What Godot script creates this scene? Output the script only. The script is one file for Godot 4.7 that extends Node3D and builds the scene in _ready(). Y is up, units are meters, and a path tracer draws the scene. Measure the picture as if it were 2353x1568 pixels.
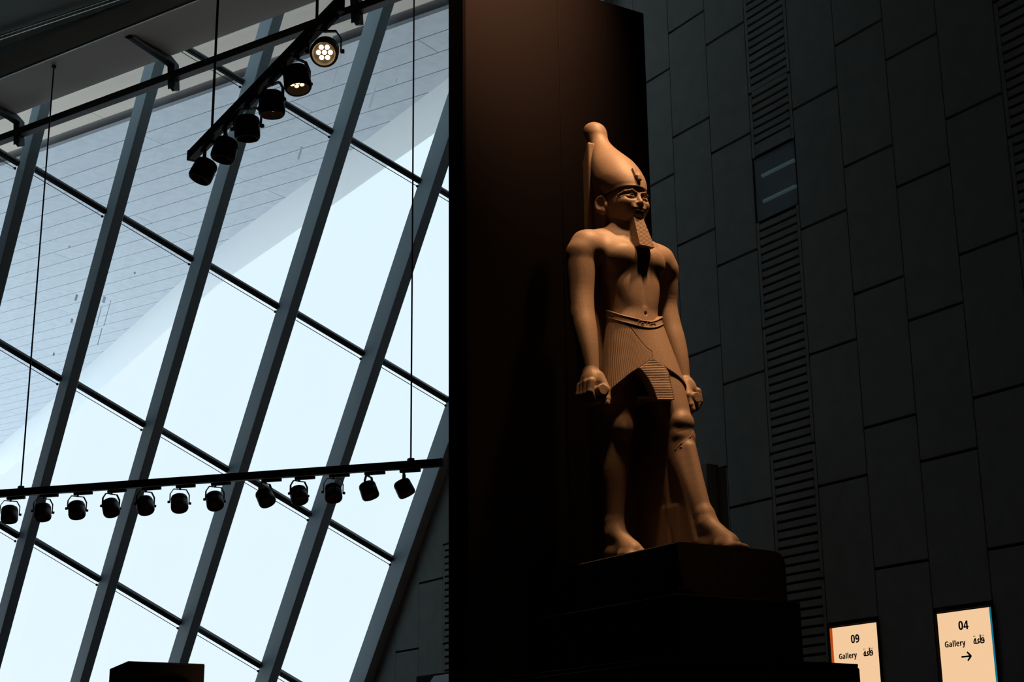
extends Node3D

# ------------------------------------------------------------------ constants
const WALL_X := 16.0                 # face of the panelled wall
const COL_W := 1.0155                # one column of wall panels
const ROW_H := 2.0248                # one row of wall panels
const COL_Z := -17.819               # edge where the middle louvre column begins
const ROW_A := 4.624                 # a horizontal joint of the even columns
const ROW_B := 5.973                 # a horizontal joint of the odd columns
const STATUE_AT := Vector3(6.68, 3.167, -8.61)
const SOFFIT_Y := 14.57
const DIR_D := Vector3(0.39815, 0.0, 0.91732)   # run of the soffit, pipe and canopy boards
const DIR_N := Vector3(0.91732, 0.0, -0.39815)  # across them

var mats := {}
var used_names := {}


# ------------------------------------------------------------------ start
func _ready() -> void:
	var cam := Camera3D.new()
	cam.name = "camera"
	cam.fov = 24.6905
	cam.near = 0.05
	cam.far = 400.0
	cam.transform = Transform3D(Basis(Vector3(0.845999, -0.0114188, 0.533062), Vector3(-0.1407556, 0.9595211, 0.2439409), Vector3(-0.51427, -0.2814052, 0.8101465)).orthonormalized(), Vector3(0, 1.6, 0))
	add_child(cam)

	var env := Environment.new()
	env.background_mode = Environment.BG_SKY
	var sky_mat := ProceduralSkyMaterial.new()
	sky_mat.sky_top_color = Color(0.86, 0.945, 0.985)
	sky_mat.sky_horizon_color = Color(0.9, 0.96, 0.985)
	sky_mat.sky_curve = 0.12
	sky_mat.ground_bottom_color = Color(0.45, 0.4, 0.34)
	sky_mat.ground_horizon_color = Color(0.8, 0.8, 0.78)
	sky_mat.sky_energy_multiplier = 1.06
	var sky := Sky.new()
	sky.sky_material = sky_mat
	env.sky = sky
	env.tonemap_mode = Environment.TONE_MAPPER_LINEAR
	env.tonemap_exposure = 1.0
	env.sdfgi_enabled = true
	env.ssao_enabled = true
	env.ssil_enabled = true
	var we := WorldEnvironment.new()
	we.name = "world_environment"
	we.environment = env
	add_child(we)

	var sun := DirectionalLight3D.new()
	sun.name = "sun"
	sun.light_color = Color(1.0, 0.98, 0.95)
	sun.light_energy = 3.0
	sun.light_angular_distance = 0.6
	sun.shadow_enabled = true
	sun.sky_mode = DirectionalLight3D.SKY_MODE_LIGHT_ONLY
	add_child(sun)
	sun.look_at_from_position(Vector3(-6, 20, 13), Vector3.ZERO)

	make_materials()
	build_shell()
	build_window()
	build_outside()
	build_panel_wall()
	build_statue()
	build_backdrop()
	build_rail()
	build_tracks()
	build_signs()
	build_small()


# ------------------------------------------------------------------ helpers
func mat(key: String, albedo: Color, rough := 0.8, metal := 0.0, spec := 0.5) -> StandardMaterial3D:
	var m := StandardMaterial3D.new()
	m.resource_name = key
	m.albedo_color = albedo
	m.roughness = rough
	m.metallic = metal
	m.metallic_specular = spec
	mats[key] = m
	return m


func noise_tex(seed_: int, freq: float, lo: Color, hi: Color, octaves := 4, size := 512, normal := false, bump := 4.0) -> NoiseTexture2D:
	var n := FastNoiseLite.new()
	n.seed = seed_
	n.noise_type = FastNoiseLite.TYPE_SIMPLEX_SMOOTH
	n.frequency = freq
	n.fractal_octaves = octaves
	var t := NoiseTexture2D.new()
	t.width = size
	t.height = size
	t.seamless = true
	t.noise = n
	if normal:
		t.as_normal_map = true
		t.bump_strength = bump
	else:
		var g := Gradient.new()
		g.set_color(0, lo)
		g.set_color(1, hi)
		t.color_ramp = g
	return t


func triplanar(m: StandardMaterial3D, s: float, world := true) -> void:
	m.uv1_triplanar = true
	m.uv1_world_triplanar = world
	m.uv1_scale = Vector3(s, s, s)


func make_materials() -> void:
	var granite := mat("granite", Color(0.76, 0.665, 0.60), 0.56)
	granite.albedo_texture = noise_tex(3, 0.06, Color(0.62, 0.6, 0.58), Color(1, 1, 1), 5)
	granite.normal_enabled = true
	granite.normal_texture = noise_tex(11, 0.12, Color.BLACK, Color.WHITE, 4, 512, true, 1.2)
	granite.normal_scale = 0.12
	triplanar(granite, 3.4, false)
	var base := mat("base_stone", Color(0.12, 0.105, 0.09), 0.8)
	base.albedo_texture = noise_tex(4, 0.03, Color(0.35, 0.35, 0.35), Color(1, 1, 1), 5)
	triplanar(base, 0.8, false)
	mat("plinth_black", Color(0.03, 0.03, 0.03), 0.9, 0.0, 0.2)
	mat("backdrop_black", Color(0.05, 0.046, 0.046), 0.95, 0.0, 0.0)
	mat("backdrop_edge", Color(0.004, 0.005, 0.005), 0.9, 0.0, 0.0)  # shade put into the colour: sides stay black under the backdrop spot
	var wall := mat("wall_panel", Color(0.59, 0.61, 0.60), 0.85, 0.0, 0.3)
	wall.albedo_texture = noise_tex(21, 0.012, Color(0.92, 0.92, 0.92), Color(1, 1, 1), 4)
	triplanar(wall, 0.35)
	mat("joint_dark", Color(0.06, 0.06, 0.06), 0.95, 0.0, 0.1)
	mat("room_dark", Color(0.11, 0.11, 0.11), 0.9, 0.0, 0.2)
	var floor_m := mat("floor_stone", Color(0.15, 0.155, 0.16), 0.6)
	floor_m.albedo_texture = noise_tex(22, 0.02, Color(0.75, 0.75, 0.75), Color(1, 1, 1), 4)
	triplanar(floor_m, 0.3)
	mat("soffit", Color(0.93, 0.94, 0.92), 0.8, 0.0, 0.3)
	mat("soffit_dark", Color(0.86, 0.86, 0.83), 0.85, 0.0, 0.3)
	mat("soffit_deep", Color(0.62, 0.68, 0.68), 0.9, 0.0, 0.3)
	mat("trim_light", Color(0.85, 0.86, 0.84), 0.35, 0.6)
	mat("mullion", Color(0.62, 0.71, 0.76), 0.55, 0.0, 0.4)
	mat("transom", Color(0.25, 0.26, 0.27), 0.5, 0.0, 0.4)
	mat("steel_dark", Color(0.16, 0.165, 0.17), 0.5, 0.3)
	mat("bracket", Color(0.36, 0.42, 0.44), 0.55, 0.0, 0.4)
	mat("lamp_black", Color(0.21, 0.17, 0.155), 0.5, 0.0, 0.4)
	mat("track_dark", Color(0.17, 0.165, 0.165), 0.55, 0.0, 0.4)
	mat("cable", Color(0.06, 0.06, 0.065), 0.6)
	var glass := mat("glass", Color(0.94, 0.97, 1.0, 0.05), 0.02)
	glass.transparency = BaseMaterial3D.TRANSPARENCY_ALPHA
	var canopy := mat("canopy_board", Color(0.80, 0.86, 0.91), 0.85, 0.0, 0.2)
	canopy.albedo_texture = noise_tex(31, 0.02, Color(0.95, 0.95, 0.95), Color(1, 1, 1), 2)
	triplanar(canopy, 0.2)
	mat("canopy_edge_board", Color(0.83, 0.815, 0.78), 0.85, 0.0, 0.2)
	mat("canopy_back", Color(0.66, 0.66, 0.66), 0.9)
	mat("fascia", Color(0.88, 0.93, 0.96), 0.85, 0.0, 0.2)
	mat("pier", Color(0.8, 0.84, 0.88), 0.9)
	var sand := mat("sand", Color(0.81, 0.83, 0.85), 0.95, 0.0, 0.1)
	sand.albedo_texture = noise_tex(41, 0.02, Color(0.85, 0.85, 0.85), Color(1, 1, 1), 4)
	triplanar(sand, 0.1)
	var dg := mat("dark_glass", Color(0.7, 0.85, 0.95, 0.08), 0.03, 0.0, 0.22)
	dg.transparency = BaseMaterial3D.TRANSPARENCY_ALPHA
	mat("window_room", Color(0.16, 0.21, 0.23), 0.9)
	var reflection_streak := mat("reflection_streak", Color(0.6, 0.7, 0.7), 0.4)
	reflection_streak.emission_enabled = true
	reflection_streak.emission = Color(0.7, 0.95, 1.0)
	reflection_streak.emission_energy_multiplier = 0.03  # faint glow put in for streaks reflected by the pane
	var streak := mat("streak", Color(0.95, 0.97, 0.98), 0.9)
	streak.backlight_enabled = true
	streak.backlight = Color(0.97, 0.98, 1.0)
	mat("speaker_grey", Color(0.45, 0.46, 0.46), 0.7)
	mat("speaker_black", Color(0.07, 0.07, 0.075), 0.8)
	mat("speaker_rust", Color(0.28, 0.17, 0.12), 0.7)
	mat("column_dark", Color(0.5, 0.51, 0.5), 0.8)
	mat("ink", Color(0.16, 0.08, 0.1), 0.9)
	mat("frame_black", Color(0.04, 0.045, 0.045), 0.85, 0.0, 0.2)


func numbered(called: String) -> String:
	var n: int = used_names.get(called, 0)
	used_names[called] = n + 1
	return called if n == 0 else "%s_%03d" % [called, n]


func thing(called: String, label: String, category: String, at := Vector3.ZERO, group := "", yaw := 0.0) -> Node3D:
	var o := Node3D.new()
	o.name = numbered(called)
	add_child(o)
	o.position = at
	o.rotation.y = yaw
	o.set_meta("label", label)
	o.set_meta("category", category)
	if group:
		o.set_meta("group", group)
	return o


func part(called: String, mesh: Mesh, m: Material, parent: Node, at := Vector3.ZERO, rot := Basis.IDENTITY) -> MeshInstance3D:
	var o := MeshInstance3D.new()
	o.name = called
	o.mesh = mesh
	o.material_override = m
	o.transform = Transform3D(rot, at)
	parent.add_child(o, true)
	return o


func struct(called: String, mesh: Mesh, m: Material, label: String, at := Vector3.ZERO, rot := Basis.IDENTITY) -> MeshInstance3D:
	var o := part(called, mesh, m, self, at, rot)
	o.set_meta("kind", "structure")
	o.set_meta("label", label)
	return o


func struct_root(called: String, label: String) -> Node3D:
	var o := Node3D.new()
	o.name = called
	add_child(o)
	o.set_meta("kind", "structure")
	o.set_meta("label", label)
	return o


# a box with chamfered edges, centred
func cbox(size: Vector3, c := 0.006) -> ArrayMesh:
	var h := size * 0.5
	c = minf(c, minf(h.x, minf(h.y, h.z)) * 0.45)
	var pts := []
	var st := SurfaceTool.new()
	st.begin(Mesh.PRIMITIVE_TRIANGLES)
	st.set_smooth_group(-1)
	for axis in 3:
		for s in [-1.0, 1.0]:
			var u := (axis + 1) % 3
			var v := (axis + 2) % 3
			var q := []
			for k in [[-1, -1], [1, -1], [1, 1], [-1, 1]]:
				var p := Vector3.ZERO
				p[axis] = s * h[axis]
				p[u] = k[0] * (h[u] - c)
				p[v] = k[1] * (h[v] - c)
				q.append(p)
			quad_out(st, q)
	for axis in 3:
		var u := (axis + 1) % 3
		var v := (axis + 2) % 3
		for su in [-1.0, 1.0]:
			for sv in [-1.0, 1.0]:
				var q := []
				for k in [[-1, 0], [1, 0], [1, 1], [-1, 1]]:
					var p := Vector3.ZERO
					p[axis] = k[0] * (h[axis] - c)
					p[u] = su * (h[u] - (c if k[1] else 0.0))
					p[v] = sv * (h[v] - (0.0 if k[1] else c))
					q.append(p)
				quad_out(st, q)
	for sx in [-1.0, 1.0]:
		for sy in [-1.0, 1.0]:
			for sz in [-1.0, 1.0]:
				tri_out(st, Vector3(sx * h.x, sy * (h.y - c), sz * (h.z - c)), Vector3(sx * (h.x - c), sy * h.y, sz * (h.z - c)), Vector3(sx * (h.x - c), sy * (h.y - c), sz * h.z), Vector3.ZERO)
	st.generate_normals()
	return st.commit()


func tri_out(st: SurfaceTool, a: Vector3, b: Vector3, c: Vector3, inside: Vector3) -> void:
	var n := (c - a).cross(b - a)      # clockwise front faces
	if n.dot((a + b + c) / 3.0 - inside) < 0:
		var t := b
		b = c
		c = t
	st.add_vertex(a)
	st.add_vertex(b)
	st.add_vertex(c)


func quad_out(st: SurfaceTool, q: Array, inside := Vector3.ZERO) -> void:
	tri_out(st, q[0], q[1], q[2], inside)
	tri_out(st, q[0], q[2], q[3], inside)


# a convex or concave polygon (2D) extruded between two depths; axes give world directions of u, v, w
func prism(poly: PackedVector2Array, w0: float, w1: float, u := Vector3.RIGHT, v := Vector3.UP, w := Vector3.BACK, origin := Vector3.ZERO) -> ArrayMesh:
	var st := SurfaceTool.new()
	st.begin(Mesh.PRIMITIVE_TRIANGLES)
	st.set_smooth_group(-1)
	var p := poly
	if Geometry2D.is_polygon_clockwise(p):
		p = p.duplicate()
		p.reverse()
	var flip := u.cross(v).dot(w) < 0
	var idx := Geometry2D.triangulate_polygon(p)
	for i in range(0, idx.size(), 3):
		var t := [p[idx[i]], p[idx[i + 1]], p[idx[i + 2]]]
		if (t[1] - t[0]).cross(t[2] - t[0]) < 0:
			t = [t[0], t[2], t[1]]
		for top in [true, false]:
			var d := w1 if top else w0
			var a: Vector3 = origin + u * t[0].x + v * t[0].y + w * d
			var b: Vector3 = origin + u * t[1].x + v * t[1].y + w * d
			var c: Vector3 = origin + u * t[2].x + v * t[2].y + w * d
			if (top != flip) == (w1 > w0):
				st.add_vertex(a); st.add_vertex(c); st.add_vertex(b)
			else:
				st.add_vertex(a); st.add_vertex(b); st.add_vertex(c)
	for i in p.size():
		var j := (i + 1) % p.size()
		var a: Vector3 = origin + u * p[i].x + v * p[i].y
		var b: Vector3 = origin + u * p[j].x + v * p[j].y
		var q := [a + w * w0, b + w * w0, b + w * w1, a + w * w1]
		if flip != (w1 < w0):
			q.reverse()
		st.add_vertex(q[0]); st.add_vertex(q[2]); st.add_vertex(q[1])
		st.add_vertex(q[0]); st.add_vertex(q[3]); st.add_vertex(q[2])
	st.generate_normals()
	return st.commit()


# a straight bar of rectangular section from a to b; up gives the direction of its height
func bar(a: Vector3, b: Vector3, wide: float, high: float, up := Vector3.UP, c := 0.004) -> Array:
	var z := (b - a).normalized()
	var x := up.cross(z).normalized()
	var y := z.cross(x)
	return [cbox(Vector3(wide, high, a.distance_to(b)), c), (a + b) * 0.5, Basis(x, y, z)]


func bar_part(called: String, m: Material, parent: Node, a: Vector3, b: Vector3, wide: float, high: float, up := Vector3.UP, c := 0.004) -> MeshInstance3D:
	var r := bar(a, b, wide, high, up, c)
	return part(called, r[0], m, parent, r[1], r[2])


func rod(a: Vector3, b: Vector3, radius: float, sides := 10) -> Array:
	var m := CylinderMesh.new()
	m.top_radius = radius
	m.bottom_radius = radius
	m.height = a.distance_to(b)
	m.radial_segments = sides
	m.rings = 1
	var y := (b - a).normalized()
	var x := y.cross(Vector3.RIGHT if absf(y.x) < 0.9 else Vector3.FORWARD).normalized()
	return [m, (a + b) * 0.5, Basis(x, y, x.cross(y))]


func rod_part(called: String, m: Material, parent: Node, a: Vector3, b: Vector3, radius: float, sides := 10) -> MeshInstance3D:
	var r := rod(a, b, radius, sides)
	return part(called, r[0], m, parent, r[1], r[2])


# profile of Vector2(radius, height) turned round the y axis
func lathe(profile: PackedVector2Array, sides := 32, smooth := true) -> ArrayMesh:
	var st := SurfaceTool.new()
	st.begin(Mesh.PRIMITIVE_TRIANGLES)
	st.set_smooth_group(0 if smooth else -1)
	for i in profile.size() - 1:
		for k in sides:
			var q := []
			for e in [[i, k], [i + 1, k], [i + 1, k + 1], [i, k + 1]]:
				var a: float = TAU * (e[1] % sides) / sides
				var pr: Vector2 = profile[e[0]]
				q.append(Vector3(pr.x * cos(a), pr.y, pr.x * sin(a)))
			if profile[i].x > 1e-5:
				st.add_vertex(q[0]); st.add_vertex(q[3]); st.add_vertex(q[1])
			if profile[i + 1].x > 1e-5:
				st.add_vertex(q[1]); st.add_vertex(q[3]); st.add_vertex(q[2])
	st.generate_normals()
	return st.commit()


# ------------------------------------------------------------------ the hall
func inner_edge(i: float, y: float) -> Vector3:
	# right inner edge of mullion i of the leaning glass wall at height y (metres above the floor)
	var yr := y - 1.6
	return Vector3((9.0 + 2.0 * i) * 0.842105, y, -33.0105 + 1.33558 * i + 0.794 * (yr - 8.42105))


const LEAN := Vector3(0, 0.78314, 0.62184)
const INWARD := Vector3(0, -0.62184, 0.78314)
const FIN_W := 0.205
const FIN_D := 0.61


func outer_edge(i: float, y_in: float) -> Vector3:
	return inner_edge(i, y_in) - INWARD * FIN_D


func pd(perp: float, along: float, y: float) -> Vector3:
	var p := DIR_N * perp + DIR_D * along
	return Vector3(p.x, y, p.z)


func build_shell() -> void:
	struct("floor", cbox(Vector3(33, 0.4, 54), 0.01), mats.floor_stone, "stone floor of the hall, below the picture", Vector3(0.5, -0.2, -18))
	struct("wall_back", cbox(Vector3(33, 21, 0.4), 0.01), mats.room_dark, "dark wall behind the viewer", Vector3(0.5, 10.3, 9.2))
	struct("wall_left", cbox(Vector3(0.4, 21, 54), 0.01), mats.room_dark, "dark side wall far to the left", Vector3(-16.0, 10.3, -18))
	# end wall left of the glass, with its leaning edge
	var e0 := inner_edge(-1, -0.5)
	var e1 := inner_edge(-1, 18.2)
	struct("wall_end", cbox(Vector3(22.0, 21, 0.4), 0.01), mats.room_dark, "dark end wall left of the glass", Vector3(-5.2, 10.3, e0.z - 0.4))
	struct("wall_cheek", prism(PackedVector2Array([Vector2(e0.z - 0.6, -0.4), Vector2(e0.z + 0.2, -0.4), Vector2(e1.z, 18.2), Vector2(e0.z - 0.6, 18.2)]), -0.3, 0.0, Vector3.BACK, Vector3.UP, Vector3.RIGHT, Vector3(e0.x - FIN_W, 0, 0)), mats.room_dark, "dark cheek wall beside the last mullion")
	# high roof over the gap between the soffit and the glass
	var g0 := inner_edge(-1, 18.0)
	var g1 := inner_edge(5, 18.0)
	var roof := PackedVector2Array([Vector2(-16.2, e0.z - 0.6), Vector2(g0.x - 0.1, e0.z - 0.6), Vector2(g0.x - 0.1, g0.z - 0.6), Vector2(WALL_X + 0.4, g1.z - 0.6), Vector2(WALL_X + 0.4, 9.4), Vector2(-16.2, 9.4)])
	struct("roof", prism(roof, 18.1, 18.5, Vector3.RIGHT, Vector3.BACK, Vector3.UP), mats.room_dark, "dark roof high above the hall")
	# ceiling: three strips parallel to the pipe rail
	var c := struct_root("ceiling", "grey ceiling of long flat strips above the glass wall")
	var far := -36.0
	var near := 14.0
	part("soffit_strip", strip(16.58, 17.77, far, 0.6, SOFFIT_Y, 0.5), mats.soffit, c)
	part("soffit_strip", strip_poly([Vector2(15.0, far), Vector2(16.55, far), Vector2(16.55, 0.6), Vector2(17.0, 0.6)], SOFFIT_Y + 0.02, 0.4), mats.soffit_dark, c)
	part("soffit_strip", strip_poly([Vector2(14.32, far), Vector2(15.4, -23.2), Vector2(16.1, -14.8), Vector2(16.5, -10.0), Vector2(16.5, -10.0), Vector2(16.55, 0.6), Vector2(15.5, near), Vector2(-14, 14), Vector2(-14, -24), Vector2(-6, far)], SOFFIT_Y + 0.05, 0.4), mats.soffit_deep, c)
	for e in [[pd(16.565, far, SOFFIT_Y - 0.01), pd(16.565, 0.6, SOFFIT_Y - 0.01), 0.03]]:
		bar_part("edge_trim", mats.trim_light, c, e[0], e[1], e[2], 0.02)
	var t0 := pd(15.55, -21.39, SOFFIT_Y - 0.01)
	var t1 := pd(15.78, -18.66, SOFFIT_Y - 0.01)
	var td := (t1 - t0).normalized()
	bar_part("edge_trim", mats.trim_light, c, t0 - td * 9, t1 + td * 8, 0.03, 0.03)
	bar_part("edge_trim", mats.trim_light, c, t0 - td * 9 + DIR_N * -0.09, t1 + td * 8 + DIR_N * -0.09, 0.018, 0.03)
	# closing face of the soffit towards the glass
	struct("wall_bulkhead", strip(17.3, 17.76, far, 13.0, SOFFIT_Y + 0.45, 3.1), mats.soffit, "grey bulkhead face above the soffit, towards the glass")


func strip(p0: float, p1: float, a0: float, a1: float, y: float, high: float) -> ArrayMesh:
	return strip_poly([Vector2(p0, a0), Vector2(p1, a0), Vector2(p1, a1), Vector2(p0, a1)], y, high)


func strip_poly(poly: Array, y: float, high: float) -> ArrayMesh:
	return prism(PackedVector2Array(poly), 0.0, high, DIR_N, DIR_D, Vector3.UP, Vector3(0, y, 0))


func build_window() -> void:
	var w := struct_root("window_1", "leaning glass wall of steel mullions and sloping transoms")
	var lo := -0.4
	var hi := 18.1
	for i in range(-1, 6):
		var a := inner_edge(i, lo)
		var b := inner_edge(i, hi)
		var mid := Vector3(-FIN_W * 0.5, 0, 0) - INWARD * FIN_D * 0.5
		bar_part("mullion", mats.mullion, w, a + mid, b + mid, FIN_W, FIN_D, INWARD, 0.006)
	# transoms: rows 3.015 m apart, each stepping down 0.924 m from one mullion to the next
	for row in range(-2, 4):
		for i in range(-1, 5):
			var y0 := 12.939 - 0.9235 * (i - 1) + row * 3.0147
			var y1 := y0 - 0.9235
			if y1 > hi - 0.6 or y0 < 0.2:
				continue
			var a := outer_edge(i, y0) + INWARD * 0.06
			var b := outer_edge(i + 1, y1) + INWARD * 0.06 + Vector3(-FIN_W, 0, 0)
			var dir := (b - a).normalized()
			var nrm := dir.cross(LEAN).normalized()
			if nrm.dot(INWARD) < 0:
				nrm = -nrm
			var down := dir.cross(nrm).normalized()
			if down.y > 0:
				down = -down
			bar_part("transom", mats.transom, w, a - down * 0.03, b - down * 0.03, 0.10, 0.05, down, 0.004)
			bar_part("transom", mats.transom, w, a + down * 0.035, b + down * 0.035, 0.12, 0.045, down, 0.004)
			bar_part("transom_web", mats.joint_dark, w, a, b, 0.06, 0.05, down, 0.004)
			rod_part("rod", mats.transom, w, a + down * 0.10 + nrm * 0.1, b + down * 0.10 + nrm * 0.1, 0.008, 6)
			var ball := SphereMesh.new()
			ball.radius = 0.028
			ball.height = 0.056
			ball.radial_segments = 10
			ball.rings = 6
			part("rod_end", ball, mats.steel_dark, w, b + down * 0.10 + nrm * 0.1 + dir * 0.0)
	# panes: one sheet per bay between two transoms
	for row in range(-3, 4):
		for i in range(-1, 5):
			var t0 := clampf(12.939 - 0.9235 * (i - 1) + row * 3.0147, lo, hi)
			var t1 := clampf(12.939 - 0.9235 * (i - 1) + (row + 1) * 3.0147, lo, hi)
			var s0 := clampf(12.939 - 0.9235 * i + row * 3.0147, lo, hi)
			var s1 := clampf(12.939 - 0.9235 * i + (row + 1) * 3.0147, lo, hi)
			if t1 - t0 < 0.1 and s1 - s0 < 0.1:
				continue
			var q := [outer_edge(i, t0) , outer_edge(i + 1, s0) , outer_edge(i + 1, s1), outer_edge(i, t1)]
			var st := SurfaceTool.new()
			st.begin(Mesh.PRIMITIVE_TRIANGLES)
			st.set_smooth_group(-1)
			var n: Vector3 = (q[1] - q[0]).cross(q[3] - q[0]).normalized()
			quad_out(st, q, q[0] + n)
			st.generate_normals()
			part("pane", st.commit(), mats.glass, w)


	# dirt that has run down the outside of the panes
	for d in [[12.97, 15.05, 0.045, 0.42], [12.07, 14.18, 0.045, 0.28], [13.27, 15.32, 0.04, 0.10], [11.89, 16.28, 0.04, 0.12], [11.86, 16.12, 0.02, 0.34], [11.79, 16.29, 0.035, 0.14], [12.12, 16.21, 0.03, 0.16], [12.02, 16.0, 0.018, 0.5], [12.26, 15.6, 0.014, 0.7], [8.99, 11.81, 0.05, 0.14], [9.02, 11.39, 0.05, 0.10], [9.48, 11.75, 0.06, 0.14], [9.47, 11.45, 0.02, 0.42], [9.6, 11.5, 0.016, 0.6], [9.58, 11.07, 0.02, 0.4], [8.86, 10.78, 0.04, 0.07], [8.64, 12.74, 0.04, 0.04], [9.88, 12.21, 0.04, 0.05]]:
		var i: float = (d[0] / 0.842105 - 9.0) / 2.0
		var p := outer_edge(i, d[1] - FIN_D * 0.62184) - INWARD * 0.012
		var across := (outer_edge(i + 1, 10.0) - outer_edge(i, 10.0)).normalized()
		var nrm := across.cross(LEAN).normalized()
		var right := LEAN.cross(nrm).normalized()
		part("dirt_streak", cbox(Vector3(d[2], d[3], 0.006), 0.002), mats.streak, w, p, Basis(right, LEAN, right.cross(LEAN)))


func build_outside() -> void:
	var ground := struct("ground", cbox(Vector3(260, 0.4, 240), 0.05), mats.sand, "pale sunlit paving outside the glass", Vector3(30, -0.7, -160))
	ground.set_meta("kind", "structure")
	var cy := 21.8
	var t := struct_root("canopy", "pale boarded canopy outside the glass, with a deep fascia")
	# plan of the canopy (x, z)
	var edge := [Vector2(22.86, -99.2), Vector2(22.46, -91.5), Vector2(21.91, -78.2), Vector2(21.45, -71.2), Vector2(20.96, -61.5), Vector2(20.5, -52.9), Vector2(20.61, -45.5), Vector2(20.73, -41.2), Vector2(20.78, -28.0)]
	var plan := PackedVector2Array([Vector2(10.0, -28.0), Vector2(3.0, -44.0), Vector2(3.0, -99.2)])
	for e in edge:
		plan.append(e)
	var n2 := Vector2(DIR_N.x, DIR_N.z)
	var d2 := Vector2(DIR_D.x, DIR_D.z)
	var k := 0
	var p := 24.7
	while p < 64.0:
		var wide := 0.95
		if absf(p - 29.45) < 0.01:
			wide = 0.55                       # the open channel
			p += wide
			continue
		for piece in range(9):
			var a0 := -112.0 + piece * 11.0 + (5.5 if k % 2 else 0.0)
			var r := PackedVector2Array([n2 * (p + 0.02) + d2 * a0, n2 * (p + wide - 0.02) + d2 * a0, n2 * (p + wide - 0.02) + d2 * (a0 + 10.98), n2 * (p + 0.02) + d2 * (a0 + 10.98)])
			for cut in Geometry2D.intersect_polygons(r, plan):
				part("board", prism(cut, 0.0, 0.12, Vector3.RIGHT, Vector3.BACK, Vector3.UP, Vector3(0, cy, 0)), mats.canopy_edge_board if p < 29.0 else mats.canopy_board, t)
		p += wide
		k += 1
	part("canopy_deck", prism(plan, 0.35, 0.6, Vector3.RIGHT, Vector3.BACK, Vector3.UP, Vector3(0, cy, 0)), mats.canopy_back, t)
	var edge2 := [Vector2(25.9, -104.0), Vector2(25.2, -91.7), Vector2(23.9, -72.0), Vector2(23.07, -59.6), Vector2(23.18, -51.5), Vector2(23.2, -44.6), Vector2(23.25, -40.0), Vector2(23.3, -28.0)]
	var upper := PackedVector2Array([Vector2(12.0, -28.0), Vector2(14.0, -50.0), Vector2(16.0, -104.0)])
	for e in edge2:
		upper.append(e)
	part("fascia", prism(upper, 0.8, 1.2, Vector3.RIGHT, Vector3.BACK, Vector3.UP, Vector3(0, cy, 0)), mats.fascia, t)


func clip_line() -> PackedVector2Array:
	# the part of the wall plane (z, y) that lies inside the glass
	var a := inner_edge(5, -1.0)
	var b := inner_edge(5, 18.2)
	var off := -0.35
	return PackedVector2Array([Vector2(a.z + off, -1.0), Vector2(12, -1.0), Vector2(12, 18.2), Vector2(b.z + off, 18.2)])


func build_panel_wall() -> void:
	var w := struct_root("wall_right", "tall wall of grey stone panels in staggered columns with louvre columns")
	var inside := clip_line()
	part("backing", prism(inside, 0.12, 0.5, Vector3.BACK, Vector3.UP, Vector3.RIGHT, Vector3(WALL_X, 0, 0)), mats.joint_dark, w)
	var full := cbox(Vector3(0.12, ROW_H - 0.042, COL_W - 0.006), 0.006)
	var slat := cbox(Vector3(0.05, 0.092, COL_W - 0.15), 0.004)
	var stile := cbox(Vector3(0.1, ROW_H - 0.042, 0.07), 0.004)
	for col in range(-17, 8):
		var z0 := COL_Z + COL_W * col
		var louvre := posmod(col, 5) == 0
		var base := ROW_A if posmod(col, 2) == 0 else ROW_B
		var zc := z0 + COL_W * 0.5
		for row in range(-3, 8):
			var y0 := base + ROW_H * row
			var yc := y0 + ROW_H * 0.5
			if y0 + ROW_H < 0.05 or y0 > 19.0:
				continue
			if sign_here(col, yc):
				continue
			var rect := PackedVector2Array([Vector2(z0 + 0.003, y0 + 0.021), Vector2(z0 + COL_W - 0.003, y0 + 0.021), Vector2(z0 + COL_W - 0.003, y0 + ROW_H - 0.021), Vector2(z0 + 0.003, y0 + ROW_H - 0.021)])
			var cut := Geometry2D.intersect_polygons(rect, inside)
			if cut.is_empty():
				continue
			var whole := cut.size() == 1 and absf(area(cut[0]) - area(rect)) < 1e-3
			if not whole:
				for c in cut:
					part("panel", prism(c, 0.0, 0.12, Vector3.BACK, Vector3.UP, Vector3.RIGHT, Vector3(WALL_X, 0, 0)), mats.wall_panel, w)
			elif col == 0 and row == 3:
				# the module with the opening: window below, seven slats above
				build_opening(w, z0, y0)
			elif louvre and z0 > -30.0:
				var l := Node3D.new()
				l.name = "louvre_panel"
				w.add_child(l, true)
				l.position = Vector3(WALL_X, y0, zc)
				var tall := stile
				if col == 0 and row == 2:
					tall = cbox(Vector3(0.1, 1.755, 0.07), 0.004)
				for s in [-1.0, 1.0]:
					part("stile", tall, mats.wall_panel, l, Vector3(0.05, 0.021 + tall.get_aabb().size.y * 0.5, s * (COL_W * 0.5 - 0.0395)))
				for s in (13 if col == 0 and row == 2 else 15):
					part("slat", slat, mats.wall_panel, l, Vector3(0.025, 0.021 + 0.0495 + s * 0.1351, 0))
			else:
				part("panel", full, mats.wall_panel, w, Vector3(WALL_X + 0.06, yc, zc))


func area(p: PackedVector2Array) -> float:
	var s := 0.0
	for i in p.size():
		s += p[i].cross(p[(i + 1) % p.size()])
	return absf(s) * 0.5


func sign_here(col: int, yc: float) -> bool:
	return (col == 1 or col == 3) and yc < 3.9


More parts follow.
